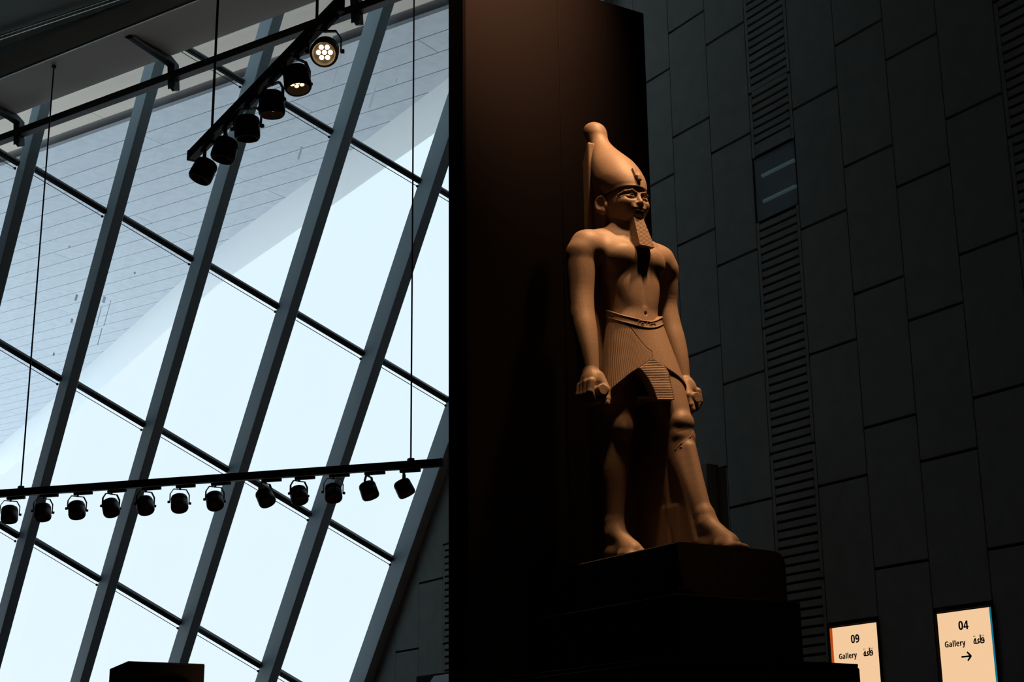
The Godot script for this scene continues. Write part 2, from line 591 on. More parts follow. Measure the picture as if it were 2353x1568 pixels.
func build_opening(w: Node, z0: float, y0: float) -> void:
	var zc := z0 + COL_W * 0.5
	var slat := cbox(Vector3(0.05, 0.092, COL_W - 0.15), 0.004)
	var l := Node3D.new()
	l.name = "louvre_panel"
	w.add_child(l, true)
	l.position = Vector3(WALL_X, y0, zc)
	# bottom of this module is at y0; the window takes its lower part and reaches into the module below
	var st := cbox(Vector3(0.1, ROW_H - 0.9, 0.07), 0.004)
	for s in [-1.0, 1.0]:
		part("stile", st, mats.wall_panel, l, Vector3(0.05, 0.9 + (ROW_H - 0.9) * 0.5 - 0.02, s * (COL_W * 0.5 - 0.0395)))
	part("slat", cbox(Vector3(0.05, 0.2, COL_W - 0.15), 0.004), mats.wall_panel, l, Vector3(0.025, 1.0, 0))
	for s in 7:
		part("slat", slat, mats.wall_panel, l, Vector3(0.025, 1.185 + s * 0.1351, 0))


# ------------------------------------------------------------------ the statue
class Field:
	# a smooth union of round cones, ellipsoids and rounded boxes, meshed as surface nets
	var kind := PackedInt32Array()
	var cut := PackedByteArray()
	var k := PackedFloat32Array()
	var a := PackedVector3Array()
	var b := PackedVector3Array()
	var c := PackedVector3Array()
	var turn: Array[Basis] = []
	var cell := 0.01
	var lo := Vector3.ZERO
	var cells := {}
	var pts := PackedVector3Array()
	var arrays: Array

	func cone(p: Vector3, q: Vector3, r0: float, r1: float, kk := 0.02, cutting := false) -> void:
		kind.append(0); cut.append(1 if cutting else 0); k.append(kk)
		a.append(p); b.append(q - p); c.append(Vector3(r0, r1 - r0, 1.0 / maxf((q - p).length_squared(), 1e-9)))
		turn.append(Basis.IDENTITY)

	func ell(p: Vector3, r: Vector3, kk := 0.02, cutting := false, rot := Vector3.ZERO) -> void:
		kind.append(1); cut.append(1 if cutting else 0); k.append(kk)
		a.append(p); b.append(Vector3.ONE / r); c.append(r)
		turn.append(Basis.from_euler(rot).inverse())

	func box(p: Vector3, h: Vector3, r := 0.01, kk := 0.02, cutting := false, rot := Vector3.ZERO) -> void:
		kind.append(2); cut.append(1 if cutting else 0); k.append(kk)
		a.append(p); b.append(h - Vector3(r, r, r)); c.append(Vector3(r, 0, 0))
		turn.append(Basis.from_euler(rot).inverse())

	var chain_at: Array[PackedVector3Array] = []
	var chain_r: Array[PackedFloat32Array] = []

	# a limb: points from top to bottom with a girth each, round and without steps
	func chain(points: PackedVector3Array, girth: PackedFloat32Array, kk: float) -> void:
		kind.append(3); cut.append(0); k.append(kk)
		a.append(Vector3.ZERO); b.append(Vector3.ZERO); c.append(Vector3(chain_at.size(), 0, 0))
		turn.append(Basis.IDENTITY)
		chain_at.append(points)
		chain_r.append(girth)

	func one(i: int, p: Vector3) -> float:
		var q := p - a[i]
		match kind[i]:
			3:
				var pts3 := chain_at[int(c[i].x)]
				var rad := chain_r[int(c[i].x)]
				var last := pts3.size() - 2
				var lo_i := 0
				var hi_i := last
				while lo_i < hi_i:
					var m := (lo_i + hi_i) / 2
					if q.y > pts3[m + 1].y:
						hi_i = m
					else:
						lo_i = m + 1
				var best := 1e9
				var out := 1e3
				for j in range(maxi(lo_i - 1, 0), mini(lo_i + 1, last) + 1):
					var s0 := pts3[j]
					var ba := pts3[j + 1] - s0
					var qq := q - s0
					var h := clampf(qq.dot(ba) / ba.length_squared(), 0.0, 1.0)
					var d := (qq - ba * h).length_squared()
					if d < best:
						best = d
						out = sqrt(d) - lerpf(rad[j], rad[j + 1], h)
				return out
			0:
				var ba := b[i]
				var cc := c[i]
				var h := clampf(q.dot(ba) * cc.z, 0.0, 1.0)
				return (q - ba * h).length() - cc.x - cc.y * h
			1:
				var s := (turn[i] * q) * b[i]
				var k0 := s.length()
				var k1 := (s * b[i]).length()
				return k0 * (k0 - 1.0) / maxf(k1, 1e-6)
			_:
				var s := (turn[i] * q).abs() - b[i]
				return s.max(Vector3.ZERO).length() + minf(maxf(s.x, maxf(s.y, s.z)), 0.0) - c[i].x

	func value(p: Vector3, ids: PackedInt32Array) -> float:
		var d := 1e3
		for i in ids:
			var e := one(i, p)
			var kk := k[i]
			if cut[i]:
				var h := maxf(kk - absf(d + e), 0.0)
				d = maxf(d, -e) + h * h * 0.25 / kk
			else:
				var h := maxf(kk - absf(d - e), 0.0)
				d = minf(d, e) - h * h * 0.25 / kk
		return d

	var y_from := 0
	var y_to := 1 << 20

	func mesh(from: Vector3, to: Vector3, size: float, last := true) -> void:
		cell = size
		lo = from
		var n := int(ceil(maxf(to.x - from.x, maxf(to.y - from.y, to.z - from.z)) / size))
		var s := 4
		while s < n:
			s *= 2
		var ids := PackedInt32Array(range(kind.size()))
		visit(0, 0, 0, s, ids, Vector3i(((to - from) / size).ceil()))
		if last:
			finish()

	# take over the cells that another copy of this field has meshed
	func adopt(other: Field) -> void:
		var off := pts.size()
		for kk in other.cells:
			var cv: Vector2i = other.cells[kk]
			cells[kk] = Vector2i(cv.x + off, cv.y)
		pts.append_array(other.pts)

	func visit(x: int, y: int, z: int, s: int, ids: PackedInt32Array, top: Vector3i) -> void:
		if x > top.x or y > top.y or z > top.z or y >= y_to or y + s <= y_from:
			return
		var mid := lo + Vector3(x + s * 0.5, y + s * 0.5, z + s * 0.5) * cell
		var rad := s * 0.5 * 1.7321 * cell
		var kept := PackedInt32Array()
		for i in ids:
			if one(i, mid) < rad * 2.0 + k[i] + 0.02:
				kept.append(i)
		if kept.is_empty():
			return
		var d := value(mid, kept)
		if absf(d) > rad * 2.0 + 0.03:
			return
		if s > 4:
			var t := s / 2
			for i in 8:
				visit(x + (i & 1) * t, y + ((i >> 1) & 1) * t, z + ((i >> 2) & 1) * t, t, kept, top)
			return
		var v := PackedFloat32Array()
		v.resize(125)
		var w := 0
		var neg := 0
		for kz in 5:
			for ky in 5:
				for kx in 5:
					var e := value(lo + Vector3(x + kx, y + ky, z + kz) * cell, kept)
					v[w] = e
					if e < 0.0:
						neg += 1
					w += 1
		if neg == 0 or neg == 125:
			return
		for kz in 4:
			for ky in 4:
				for kx in 4:
					var o := kx + ky * 5 + kz * 25
					var q := [v[o], v[o + 1], v[o + 5], v[o + 6], v[o + 25], v[o + 26], v[o + 30], v[o + 31]]
					var m := 0
					for i in 8:
						if q[i] < 0.0:
							m |= 1 << i
					if m == 0 or m == 255:
						continue
					var sum := Vector3.ZERO
					var cnt := 0
					for e in EDGES:
						var f0: float = q[e[0]]
						var f1: float = q[e[1]]
						if (f0 < 0.0) != (f1 < 0.0):
							var t := f0 / (f0 - f1)
							sum += CORNERS[e[0]].lerp(CORNERS[e[1]], t)
							cnt += 1
					cells[key(x + kx, y + ky, z + kz)] = Vector2i(pts.size(), m)
					pts.append(lo + (Vector3(x + kx, y + ky, z + kz) + sum / cnt) * cell)

	const EDGES := [[0, 1], [2, 3], [4, 5], [6, 7], [0, 2], [1, 3], [4, 6], [5, 7], [0, 4], [1, 5], [2, 6], [3, 7]]
	const CORNERS := [Vector3(0, 0, 0), Vector3(1, 0, 0), Vector3(0, 1, 0), Vector3(1, 1, 0), Vector3(0, 0, 1), Vector3(1, 0, 1), Vector3(0, 1, 1), Vector3(1, 1, 1)]

	func key(x: int, y: int, z: int) -> int:
		return x + 4096 * (y + 4096 * z)

	func finish() -> void:
		var index := PackedInt32Array()
		var step := [1, 4096, 4096 * 4096]
		for kk in cells:
			var cv: Vector2i = cells[kk]
			var m: int = cv.y
			var in0: int = m & 1
			for axis in 3:
				var in1: int = (m >> (1 << axis)) & 1
				if in0 == in1:
					continue
				var u: int = step[(axis + 1) % 3]
				var w: int = step[(axis + 2) % 3]
				var c1 = cells.get(kk - u)
				var c2 = cells.get(kk - u - w)
				var c3 = cells.get(kk - w)
				if c1 == null or c2 == null or c3 == null:
					continue
				if in0:
					index.append_array([cv.x, c2.x, c1.x, cv.x, c3.x, c2.x])
				else:
					index.append_array([cv.x, c1.x, c2.x, cv.x, c2.x, c3.x])
		var normal := PackedVector3Array()
		normal.resize(pts.size())
		for i in range(0, index.size(), 3):
			var p := pts[index[i]]
			var n := (pts[index[i + 2]] - p).cross(pts[index[i + 1]] - p)
			for j in 3:
				normal[index[i + j]] += n
		for i in normal.size():
			normal[i] = normal[i].normalized()
		arrays = []
		arrays.resize(Mesh.ARRAY_MAX)
		arrays[Mesh.ARRAY_VERTEX] = pts
		arrays[Mesh.ARRAY_NORMAL] = normal
		arrays[Mesh.ARRAY_INDEX] = index
		cells.clear()


func join_arrays(list: Array) -> ArrayMesh:
	var v := PackedVector3Array()
	var n := PackedVector3Array()
	var ix := PackedInt32Array()
	for ar in list:
		var off := v.size()
		v.append_array(ar[Mesh.ARRAY_VERTEX])
		n.append_array(ar[Mesh.ARRAY_NORMAL])
		for i in ar[Mesh.ARRAY_INDEX]:
			ix.append(i + off)
	var out := []
	out.resize(Mesh.ARRAY_MAX)
	out[Mesh.ARRAY_VERTEX] = v
	out[Mesh.ARRAY_NORMAL] = n
	out[Mesh.ARRAY_INDEX] = ix
	var m := ArrayMesh.new()
	m.add_surface_from_arrays(Mesh.PRIMITIVE_TRIANGLES, out)
	return m


# a grid of points (rows of equal length) as a smooth surface; wrap joins the last column to the first
func sheet(rows: Array, wrap := false, flip := false) -> ArrayMesh:
	var v := PackedVector3Array()
	for r in rows:
		v.append_array(r)
	var w: int = rows[0].size()
	var ix := PackedInt32Array()
	for r in rows.size() - 1:
		for c in (w if wrap else w - 1):
			var a := r * w + c
			var b := r * w + (c + 1) % w
			if flip:
				ix.append_array([a, b, a + w, b, b + w, a + w])
			else:
				ix.append_array([a, a + w, b, b, a + w, b + w])
	var n := PackedVector3Array()
	n.resize(v.size())
	for i in range(0, ix.size(), 3):
		var nn := (v[ix[i + 2]] - v[ix[i]]).cross(v[ix[i + 1]] - v[ix[i]])
		for j in 3:
			n[ix[i + j]] += nn
	for i in n.size():
		n[i] = n[i].normalized()
	var out := []
	out.resize(Mesh.ARRAY_MAX)
	out[Mesh.ARRAY_VERTEX] = v
	out[Mesh.ARRAY_NORMAL] = n
	out[Mesh.ARRAY_INDEX] = ix
	var m := ArrayMesh.new()
	m.add_surface_from_arrays(Mesh.PRIMITIVE_TRIANGLES, out)
	return m


# a limb along a smooth curve with a smooth change of girth, from top to bottom
func limb(f: Field, keys: Array, kk: float, steps := 4) -> void:
	var pts := PackedVector3Array()
	var rad := PackedFloat32Array()
	for i in keys.size() - 1:
		var k0: Array = keys[maxi(i - 1, 0)]
		var k1: Array = keys[i]
		var k2: Array = keys[i + 1]
		var k3: Array = keys[mini(i + 2, keys.size() - 1)]
		for s in (steps + 1 if i == keys.size() - 2 else steps):
			var t := float(s) / steps
			pts.append(k1[0].cubic_interpolate(k2[0], k0[0], k3[0], t))
			rad.append(cubic_interpolate(k1[1], k2[1], k0[1], k3[1], t))
	f.chain(pts, rad, kk)


func body_field() -> Field:
	var f := Field.new()
	# trunk
	f.ell(Vector3(0, 2.26, -0.27), Vector3(0.255, 0.27, 0.165), 0.05)
	f.ell(Vector3(0, 1.93, -0.225), Vector3(0.198, 0.34, 0.145), 0.10)
	f.ell(Vector3(0, 1.72, -0.215), Vector3(0.225, 0.16, 0.145), 0.06)
	for s in [-1.0, 1.0]:
		f.ell(Vector3(s * 0.128, 2.262, -0.158), Vector3(0.142, 0.120, 0.080), 0.04, false, Vector3(0.15, s * 0.25, 0))
		f.cone(Vector3(s * 0.17, 2.345, -0.255), Vector3(s * 0.33, 2.34, -0.315), 0.095, 0.10, 0.05)
		f.ell(Vector3(s * 0.085, 2.06, -0.16), Vector3(0.085, 0.10, 0.035), 0.08)
		f.cone(Vector3(s * 0.03, 2.52, -0.33), Vector3(s * 0.36, 2.405, -0.335), 0.075, 0.075, 0.09)
		# shoulder, arm; the left arm hangs a little further back and higher
		var q := Vector3(0, 0.05, -0.05) if s > 0 else Vector3.ZERO
		f.cone(Vector3(s * 0.33, 2.365, -0.335), Vector3(s * 0.38, 2.30, -0.335), 0.118, 0.115, 0.05)
		limb(f, [[Vector3(s * 0.38, 2.31, -0.335), 0.114], [Vector3(s * 0.395, 2.16, -0.328) + q * 0.5, 0.108], [Vector3(s * 0.408, 1.98, -0.318) + q, 0.097], [Vector3(s * 0.42, 1.82, -0.287) + q, 0.090], [Vector3(s * 0.428, 1.69, -0.25) + q, 0.088], [Vector3(s * 0.433, 1.54, -0.21) + q, 0.076], [Vector3(s * 0.436, 1.38, -0.177) + q, 0.058]], 0.02)
		f.ell(Vector3(s * 0.465, 1.80, -0.30) + q, Vector3(0.03, 0.06, 0.045), 0.04)
		# stone left between arm and trunk
		f.box(Vector3(s * 0.27, 1.78, -0.38), Vector3(0.12, 0.42, 0.05), 0.02, 0.04)
	# furrow of the chest and belly, navel
	f.cone(Vector3(0, 2.40, -0.105), Vector3(0, 2.16, -0.062), 0.006, 0.01, 0.045, true)
	f.cone(Vector3(0, 2.12, -0.085), Vector3(0, 1.9, -0.075), 0.006, 0.006, 0.03, true)
	f.ell(Vector3(0, 1.832, -0.078), Vector3(0.011, 0.012, 0.022), 0.006, true)
	# neck
	f.cone(Vector3(0, 2.44, -0.31), Vector3(0, 2.66, -0.27), 0.125, 0.115, 0.07)
	# collar bones
	for s in [-1.0, 1.0]:
		f.cone(Vector3(s * 0.03, 2.43, -0.185), Vector3(s * 0.24, 2.455, -0.275), 0.012, 0.012, 0.05)
	# stone that carries the beard
	f.box(Vector3(0, 2.43, -0.185), Vector3(0.030, 0.11, 0.06), 0.012, 0.03)
	# right leg, upright
	limb(f, [[Vector3(-0.115, 1.46, -0.225), 0.125], [Vector3(-0.145, 1.2, -0.23), 0.120], [Vector3(-0.165, 0.98, -0.237), 0.102], [Vector3(-0.168, 0.88, -0.252), 0.094], [Vector3(-0.173, 0.68, -0.288), 0.102], [Vector3(-0.175, 0.45, -0.305), 0.083], [Vector3(-0.176, 0.25, -0.313), 0.066]], 0.03)
	f.ell(Vector3(-0.165, 0.975, -0.165), Vector3(0.06, 0.06, 0.035), 0.06)
	foot(f, -0.178, -0.40, -1.0)
	# left leg, striding
	limb(f, [[Vector3(0.13, 1.46, -0.11), 0.135], [Vector3(0.15, 1.22, -0.04), 0.127], [Vector3(0.165, 1.0, 0.032), 0.107], [Vector3(0.168, 0.88, 0.056), 0.097], [Vector3(0.17, 0.68, 0.088), 0.109], [Vector3(0.172, 0.45, 0.185), 0.085], [Vector3(0.174, 0.26, 0.265), 0.065]], 0.03)
	f.ell(Vector3(0.162, 0.995, 0.118), Vector3(0.070, 0.055, 0.04), 0.05)
	f.ell(Vector3(0.165, 0.895, 0.105), Vector3(0.078, 0.024, 0.035), 0.05)
	f.cone(Vector3(0.165, 0.80, 0.16), Vector3(0.174, 0.36, 0.285), 0.03, 0.025, 0.05)
	foot(f, 0.178, 0.195, 1.0)
	# stone behind the legs, back pillar
	f.box(Vector3(0.14, 0.6, -0.29), Vector3(0.06, 0.6, 0.29), 0.02, 0.03)
	f.box(Vector3(0.14, 0.20, -0.16), Vector3(0.055, 0.20, 0.26), 0.02, 0.03)
	f.box(Vector3(0.14, 0.55, 0.04), Vector3(0.055, 0.5, 0.11), 0.02, 0.03, false, Vector3(-0.265, 0, 0))
	f.box(Vector3(-0.14, 0.75, -0.43), Vector3(0.05, 0.75, 0.12), 0.02, 0.04)
	f.box(Vector3(0, 1.67, -0.59), Vector3(0.145, 1.67, 0.05), 0.012, 0.012)
	f.box(Vector3(0, 1.42, -0.455), Vector3(0.13, 1.42, 0.065), 0.012, 0.012)
	f.box(Vector3(0, 3.31, -0.69), Vector3(0.3, 0.25, 0.1), 0.01, 0.02, true, Vector3(0.42, 0, 0))
	return f


func foot(f: Field, x: float, heel: float, s: float) -> void:
	# x of the ankle, z of the heel, s the outer side
	f.cone(Vector3(x, 0.30, heel + 0.09), Vector3(x, 0.10, heel + 0.095), 0.066, 0.072, 0.03)
	f.cone(Vector3(x, 0.09, heel + 0.10), Vector3(x, 0.07, heel + 0.30), 0.068, 0.058, 0.03)
	f.cone(Vector3(x, 0.062, heel + 0.06), Vector3(x + s * 0.012, 0.055, heel + 0.30), 0.062, 0.055, 0.04)
	f.cone(Vector3(x, 0.22, heel + 0.125), Vector3(x + s * 0.008, 0.075, heel + 0.33), 0.064, 0.052, 0.05)
	f.cone(Vector3(x - s * 0.035, 0.05, heel + 0.28), Vector3(x - s * 0.03, 0.042, heel + 0.37), 0.046, 0.04, 0.03)
	f.cone(Vector3(x + s * 0.05, 0.04, heel + 0.26), Vector3(x + s * 0.055, 0.035, heel + 0.35), 0.04, 0.034, 0.03)
	f.ell(Vector3(x + s * 0.055, 0.215, heel + 0.10), Vector3(0.02, 0.03, 0.03), 0.015)
	f.ell(Vector3(x - s * 0.055, 0.225, heel + 0.105), Vector3(0.02, 0.03, 0.03), 0.015)
	var w := [0.03, 0.024, 0.022, 0.02, 0.018]
	var ends := [0.505, 0.500, 0.485, 0.462, 0.435]
	var xs := [-0.052, -0.012, 0.022, 0.052, 0.079]
	for i in 5:
		f.cone(Vector3(x + s * (xs[i] * 0.85), 0.036, heel + 0.36 - i * 0.006), Vector3(x + s * xs[i], 0.026, heel + ends[i] - 0.025), w[i] * 1.05, w[i], 0.012)
	f.box(Vector3(x, -0.05, heel + 0.2), Vector3(0.2, 0.05, 0.4), 0.001, 0.002, true)


func hand_field(s: float) -> Field:
	var f := Field.new()
	var c := Vector3(s * 0.44, 1.235, -0.155) + (Vector3(0, 0.06, -0.03) if s > 0 else Vector3.ZERO)
	var at := func(x: float, y: float, z: float) -> Vector3: return c + Vector3(s * x, y, z)
	var up := Vector3(0, 0.05, -0.05) if s > 0 else Vector3.ZERO
	limb(f, [[Vector3(s * 0.434, 1.45, -0.19) + up, 0.060], [Vector3(s * 0.436, 1.38, -0.177) + up, 0.057], [at.call(-0.003, 0.09, -0.015), 0.055], [at.call(0.0, 0.04, -0.01), 0.058]], 0.02)
	f.ell(at.call(0.012, 0.035, -0.02), Vector3(0.055, 0.085, 0.095), 0.05)
	# the rolled bolt held in the fist
	f.cone(at.call(-0.002, -0.045, -0.13), at.call(-0.002, -0.045, 0.13), 0.040, 0.042, 0.004)
	f.box(at.call(-0.002, -0.045, 0.175), Vector3(0.07, 0.07, 0.05), 0.004, 0.006, true)
	# four fingers curl round it from the outer side
	for i in 4:
		var z := 0.058 - i * 0.047
		var r: float = [0.027, 0.028, 0.026, 0.023][i]
		var drop: float = [0.0, -0.004, 0.0, 0.008][i]
		var k0: Vector3 = at.call(0.052, 0.02, z)
		var k1: Vector3 = at.call(0.064, -0.055 + drop, z)
		var k2: Vector3 = at.call(0.028, -0.108 + drop, z)
		var k3: Vector3 = at.call(-0.022, -0.102 + drop, z - 0.002)
		var k4: Vector3 = at.call(-0.042, -0.075 + drop, z - 0.002)
		f.cone(k0, k1, r * 1.12, r, 0.012)
		f.cone(k1, k2, r, r * 0.95, 0.006)
		f.cone(k2, k3, r * 0.95, r * 0.88, 0.006)
		f.cone(k3, k4, r * 0.88, r * 0.8, 0.006)
	# thumb, straight down the front with its nail
	var t0: Vector3 = at.call(-0.035, 0.07, 0.03)
	var t1: Vector3 = at.call(-0.056, -0.03, 0.085)
	var t2: Vector3 = at.call(-0.05, -0.105, 0.10)
	var t3: Vector3 = at.call(-0.043, -0.148, 0.103)
	f.cone(t0, t1, 0.042, 0.031, 0.03)
	f.cone(t1, t2, 0.029, 0.026, 0.01)
	f.cone(t2, t3, 0.027, 0.021, 0.008)
	f.ell(t3 + Vector3(0, 0.012, 0.02), Vector3(0.016, 0.024, 0.008), 0.004)
	return f


func head_field() -> Field:
	var f := Field.new()
	f.cone(Vector3(0, 2.50, -0.30), Vector3(0, 2.68, -0.265), 0.118, 0.113, 0.05)
	f.ell(Vector3(0, 2.79, -0.255), Vector3(0.152, 0.17, 0.19), 0.05)
	f.ell(Vector3(0, 2.715, -0.19), Vector3(0.119, 0.115, 0.125), 0.05)
	f.ell(Vector3(0, 2.655, -0.155), Vector3(0.085, 0.05, 0.085), 0.05)
	f.ell(Vector3(0, 2.637, -0.10), Vector3(0.05, 0.032, 0.034), 0.035)
	for s in [-1.0, 1.0]:
		f.ell(Vector3(s * 0.078, 2.728, -0.125), Vector3(0.046, 0.044, 0.046), 0.05)
		# socket, ball, lids, brow
		f.ell(Vector3(s * 0.064, 2.770, -0.058), Vector3(0.052, 0.026, 0.032), 0.02, true, Vector3(0, s * 0.35, 0))
		f.ell(Vector3(s * 0.064, 2.766, -0.098), Vector3(0.044, 0.0205, 0.030), 0.006, false, Vector3(0, s * 0.35, 0))
		var l0 := Vector3(s * 0.026, 2.762, -0.074)
		var l1 := Vector3(s * 0.060, 2.785, -0.068)
		var l2 := Vector3(s * 0.096, 2.773, -0.092)
		var l3 := Vector3(s * 0.130, 2.765, -0.128)
		f.cone(l0, l1, 0.004, 0.005, 0.004)
		f.cone(l1, l2, 0.005, 0.005, 0.004)
		f.cone(l2, l3, 0.005, 0.005, 0.006)
		f.cone(l0, Vector3(s * 0.06, 2.749, -0.074), 0.004, 0.004, 0.005)
		f.cone(Vector3(s * 0.06, 2.749, -0.074), Vector3(s * 0.1, 2.762, -0.095), 0.004, 0.004, 0.005)
		var b0 := Vector3(s * 0.022, 2.801, -0.062)
		var b1 := Vector3(s * 0.06, 2.814, -0.064)
		var b2 := Vector3(s * 0.105, 2.808, -0.098)
		var b3 := Vector3(s * 0.142, 2.786, -0.15)
		f.cone(b0, b1, 0.005, 0.006, 0.012)
		f.cone(b1, b2, 0.006, 0.006, 0.012)
		f.cone(b2, b3, 0.006, 0.004, 0.012)
		# nostril wing
		f.ell(Vector3(s * 0.020, 2.713, -0.062), Vector3(0.016, 0.014, 0.020), 0.010)
		# ear, standing off the head
		f.ell(Vector3(s * 0.172, 2.755, -0.308), Vector3(0.017, 0.074, 0.064), 0.012, false, Vector3(-0.1, s * -0.40, s * -0.06))
		f.ell(Vector3(s * 0.190, 2.768, -0.308), Vector3(0.020, 0.050, 0.040), 0.008, true, Vector3(-0.1, s * -0.40, s * -0.06))
		f.ell(Vector3(s * 0.164, 2.735, -0.262), Vector3(0.014, 0.026, 0.013), 0.008)
		f.ell(Vector3(s * 0.170, 2.693, -0.290), Vector3(0.018, 0.028, 0.028), 0.010)
	# nose
	f.cone(Vector3(0, 2.785, -0.075), Vector3(0, 2.722, -0.042), 0.013, 0.017, 0.016)
	f.ell(Vector3(0, 2.712, -0.045), Vector3(0.018, 0.015, 0.018), 0.010)
	# lips
	f.ell(Vector3(0, 2.689, -0.085), Vector3(0.062, 0.022, 0.035), 0.02)
	f.ell(Vector3(0, 2.680, -0.066), Vector3(0.058, 0.0105, 0.020), 0.006, false, Vector3(0.2, 0, 0))
	f.ell(Vector3(0, 2.661, -0.070), Vector3(0.050, 0.0120, 0.021), 0.006)
	f.cone(Vector3(-0.056, 2.674, -0.068), Vector3(0, 2.670, -0.042), 0.003, 0.004, 0.006, true)
	f.cone(Vector3(0.056, 2.674, -0.068), Vector3(0, 2.670, -0.042), 0.003, 0.004, 0.006, true)
	f.cone(Vector3(-0.03, 2.648, -0.062), Vector3(0.03, 2.648, -0.062), 0.006, 0.006, 0.012, true)
	for i in range(1, f.a.size()):
		f.a[i] += Vector3(0, -0.010, -0.045)
	return f


func crown_mesh() -> ArrayMesh:
	# rings: height, z of the centre, half width, half depth
	var keys := [[2.840, -0.302, 0.158, 0.200], [2.88, -0.318, 0.178, 0.212], [2.955, -0.35, 0.192, 0.215], [3.04, -0.385, 0.184, 0.200], [3.125, -0.425, 0.163, 0.172], [3.20, -0.472, 0.134, 0.138], [3.27, -0.522, 0.106, 0.108], [3.335, -0.568, 0.088, 0.090], [3.385, -0.600, 0.081, 0.083], [3.43, -0.625, 0.085, 0.086], [3.475, -0.643, 0.093, 0.093], [3.52, -0.655, 0.087, 0.087], [3.55, -0.662, 0.068, 0.068], [3.572, -0.667, 0.036, 0.036], [3.578, -0.668, 0.001, 0.001]]
	var rows := []
	var steps := 6
	var first := []
	for r in range(2):
		rows.append(crown_ring(keys[0], 0.955 + 0.045 * r, true))
	for i in keys.size() - 1:
		for s in steps:
			var t := float(s) / steps
			if i == 0 and s == 0:
				rows.append(crown_ring(keys[0], 1.035, true))
				continue
			var p0: Array = keys[maxi(i - 1, 0)]
			var p1: Array = keys[i]
			var p2: Array = keys[i + 1]
			var p3: Array = keys[mini(i + 2, keys.size() - 1)]
			var q := []
			for c in 4:
				q.append(cubic_interpolate(p1[c], p2[c], p0[c], p3[c], t))
			rows.append(crown_ring(q, 1.0 + (0.035 * maxf(0.0, 1.0 - t * 1.5) if i == 0 else 0.0), i < 2))
	rows.append(crown_ring(keys[-1], 1.0, false))
	return sheet(rows, true)


func crown_ring(q: Array, grow: float, dip: bool) -> PackedVector3Array:
	var out := PackedVector3Array()
	for k in 72:
		var a := TAU * k / 72.0
		var y: float = q[0]
		if dip:
			# the rim sinks behind the ears to the nape
			var back := 0.5 - 0.5 * sin(a)
			var w := clampf((2.955 - q[0]) / 0.13, 0.0, 1.0)
			y -= (0.15 * smoothstep(0.76, 0.95, back) + 0.012 * smoothstep(0.1, 0.35, back)) * w
		out.append(Vector3(q[2] * grow * cos(a), y, q[1] + q[3] * grow * sin(a)))
	return out


func kilt_plan(y: float, a: float, extra: float) -> Vector2:
	# distance from the axis to the skin of the kilt in direction a (0 = statue's left, PI/2 = front)
	var t := clampf((1.80 - y) / 0.62, 0.0, 1.15)
	var half := lerpf(0.066, 0.150, t)
	var r := lerpf(0.143, 0.157, t) + extra
	var cr := Vector2(-half, lerpf(-0.222, -0.215, t))
	var cl := Vector2(half, lerpf(-0.222, -0.045, t))
	var o := (cr + cl) * 0.5
	var d := Vector2(cos(a), sin(a))
	var s := 0.0
	for i in 14:
		var p := o + d * s
		var ba := cl - cr
		var h := clampf((p - cr).dot(ba) / ba.length_squared(), 0.0, 1.0)
		var e := (p - cr - ba * h).length() - r
		s -= e
		if absf(e) < 1e-5:
			break
	return o + d * s


func keyed(x: float, keys: Array) -> float:
	if x <= keys[0][0]:
		return keys[0][1]
	for i in keys.size() - 1:
		if x <= keys[i + 1][0]:
			return lerpf(keys[i][1], keys[i + 1][1], (x - keys[i][0]) / (keys[i + 1][0] - keys[i][0]))
	return keys[-1][1]


const HEM := [[-3.15, 1.24], [-1.6, 1.24], [-0.82, 1.305], [-0.63, 1.34], [-0.38, 1.385], [-0.21, 1.43], [0.05, 1.475], [0.75, 1.39], [1.01, 1.355], [1.17, 1.325], [1.31, 1.29], [1.55, 1.235], [1.65, 1.205], [2.1, 1.20], [3.15, 1.24]]
const BELT := [[-3.15, 1.90], [-2.0, 1.90], [-1.5, 1.875], [-0.82, 1.835], [-0.63, 1.803], [-0.3, 1.778], [0.0, 1.770], [0.4, 1.773], [0.93, 1.79], [1.59, 1.86], [2.0, 1.90], [3.15, 1.90]]


func hem(a: float) -> float:
	# height of the lower edge round the body: apex in front, arched beside the tab
	return keyed(-angle_difference(PI / 2, a) * -1.0, HEM)


func belt_top(a: float) -> float:
	var x := angle_difference(PI / 2, a)
	var sum := 0.0
	for i in 5:
		sum += keyed(x + (i - 2) * 0.12, BELT)
	return sum / 5.0


func kilt_mesh() -> ArrayMesh:
	var cols := 900
	var rows := []
	for r in range(-1, 46):
		var row := PackedVector3Array()
		for c in cols:
			var a := TAU * c / cols
			var y1 := belt_top(a) - 0.055
			var y0 := hem(a)
			var t := maxf(float(r), 0.0) / 44.0
			if r == 45:
				t = 1.0
			var y := lerpf(y1, y0, t)
			var x := angle_difference(PI / 2, a)
			# pleats fan out from the belt; the front panel carries none
			var amp := 0.0024 * smoothstep(0.0, 0.12, t)
			var seam := lerpf(0.95, 0.05, clampf(t / 0.8, 0.0, 1.0))
			var ph := x * 56.0
			if x < seam:
				ph = x * 74.0 - t * 18.0
				amp *= 0.7 * smoothstep(seam - 0.9, seam, x) * smoothstep(1.0, 0.3, t)
			var groove := amp * (pow(absf(sin(ph)), 0.6) - 1.0) - 0.003 * smoothstep(0.03, 0.0, absf(x - seam))
			var ex := 0.012 + groove
			if r == -1:
				ex = -0.02
			if r == 45:
				ex = -0.05
			var p := kilt_plan(y, a, ex)
			row.append(Vector3(p.x, y + (0.01 if r == 45 else 0.0), p.y))
		rows.append(row)
	return sheet(rows, true, true)


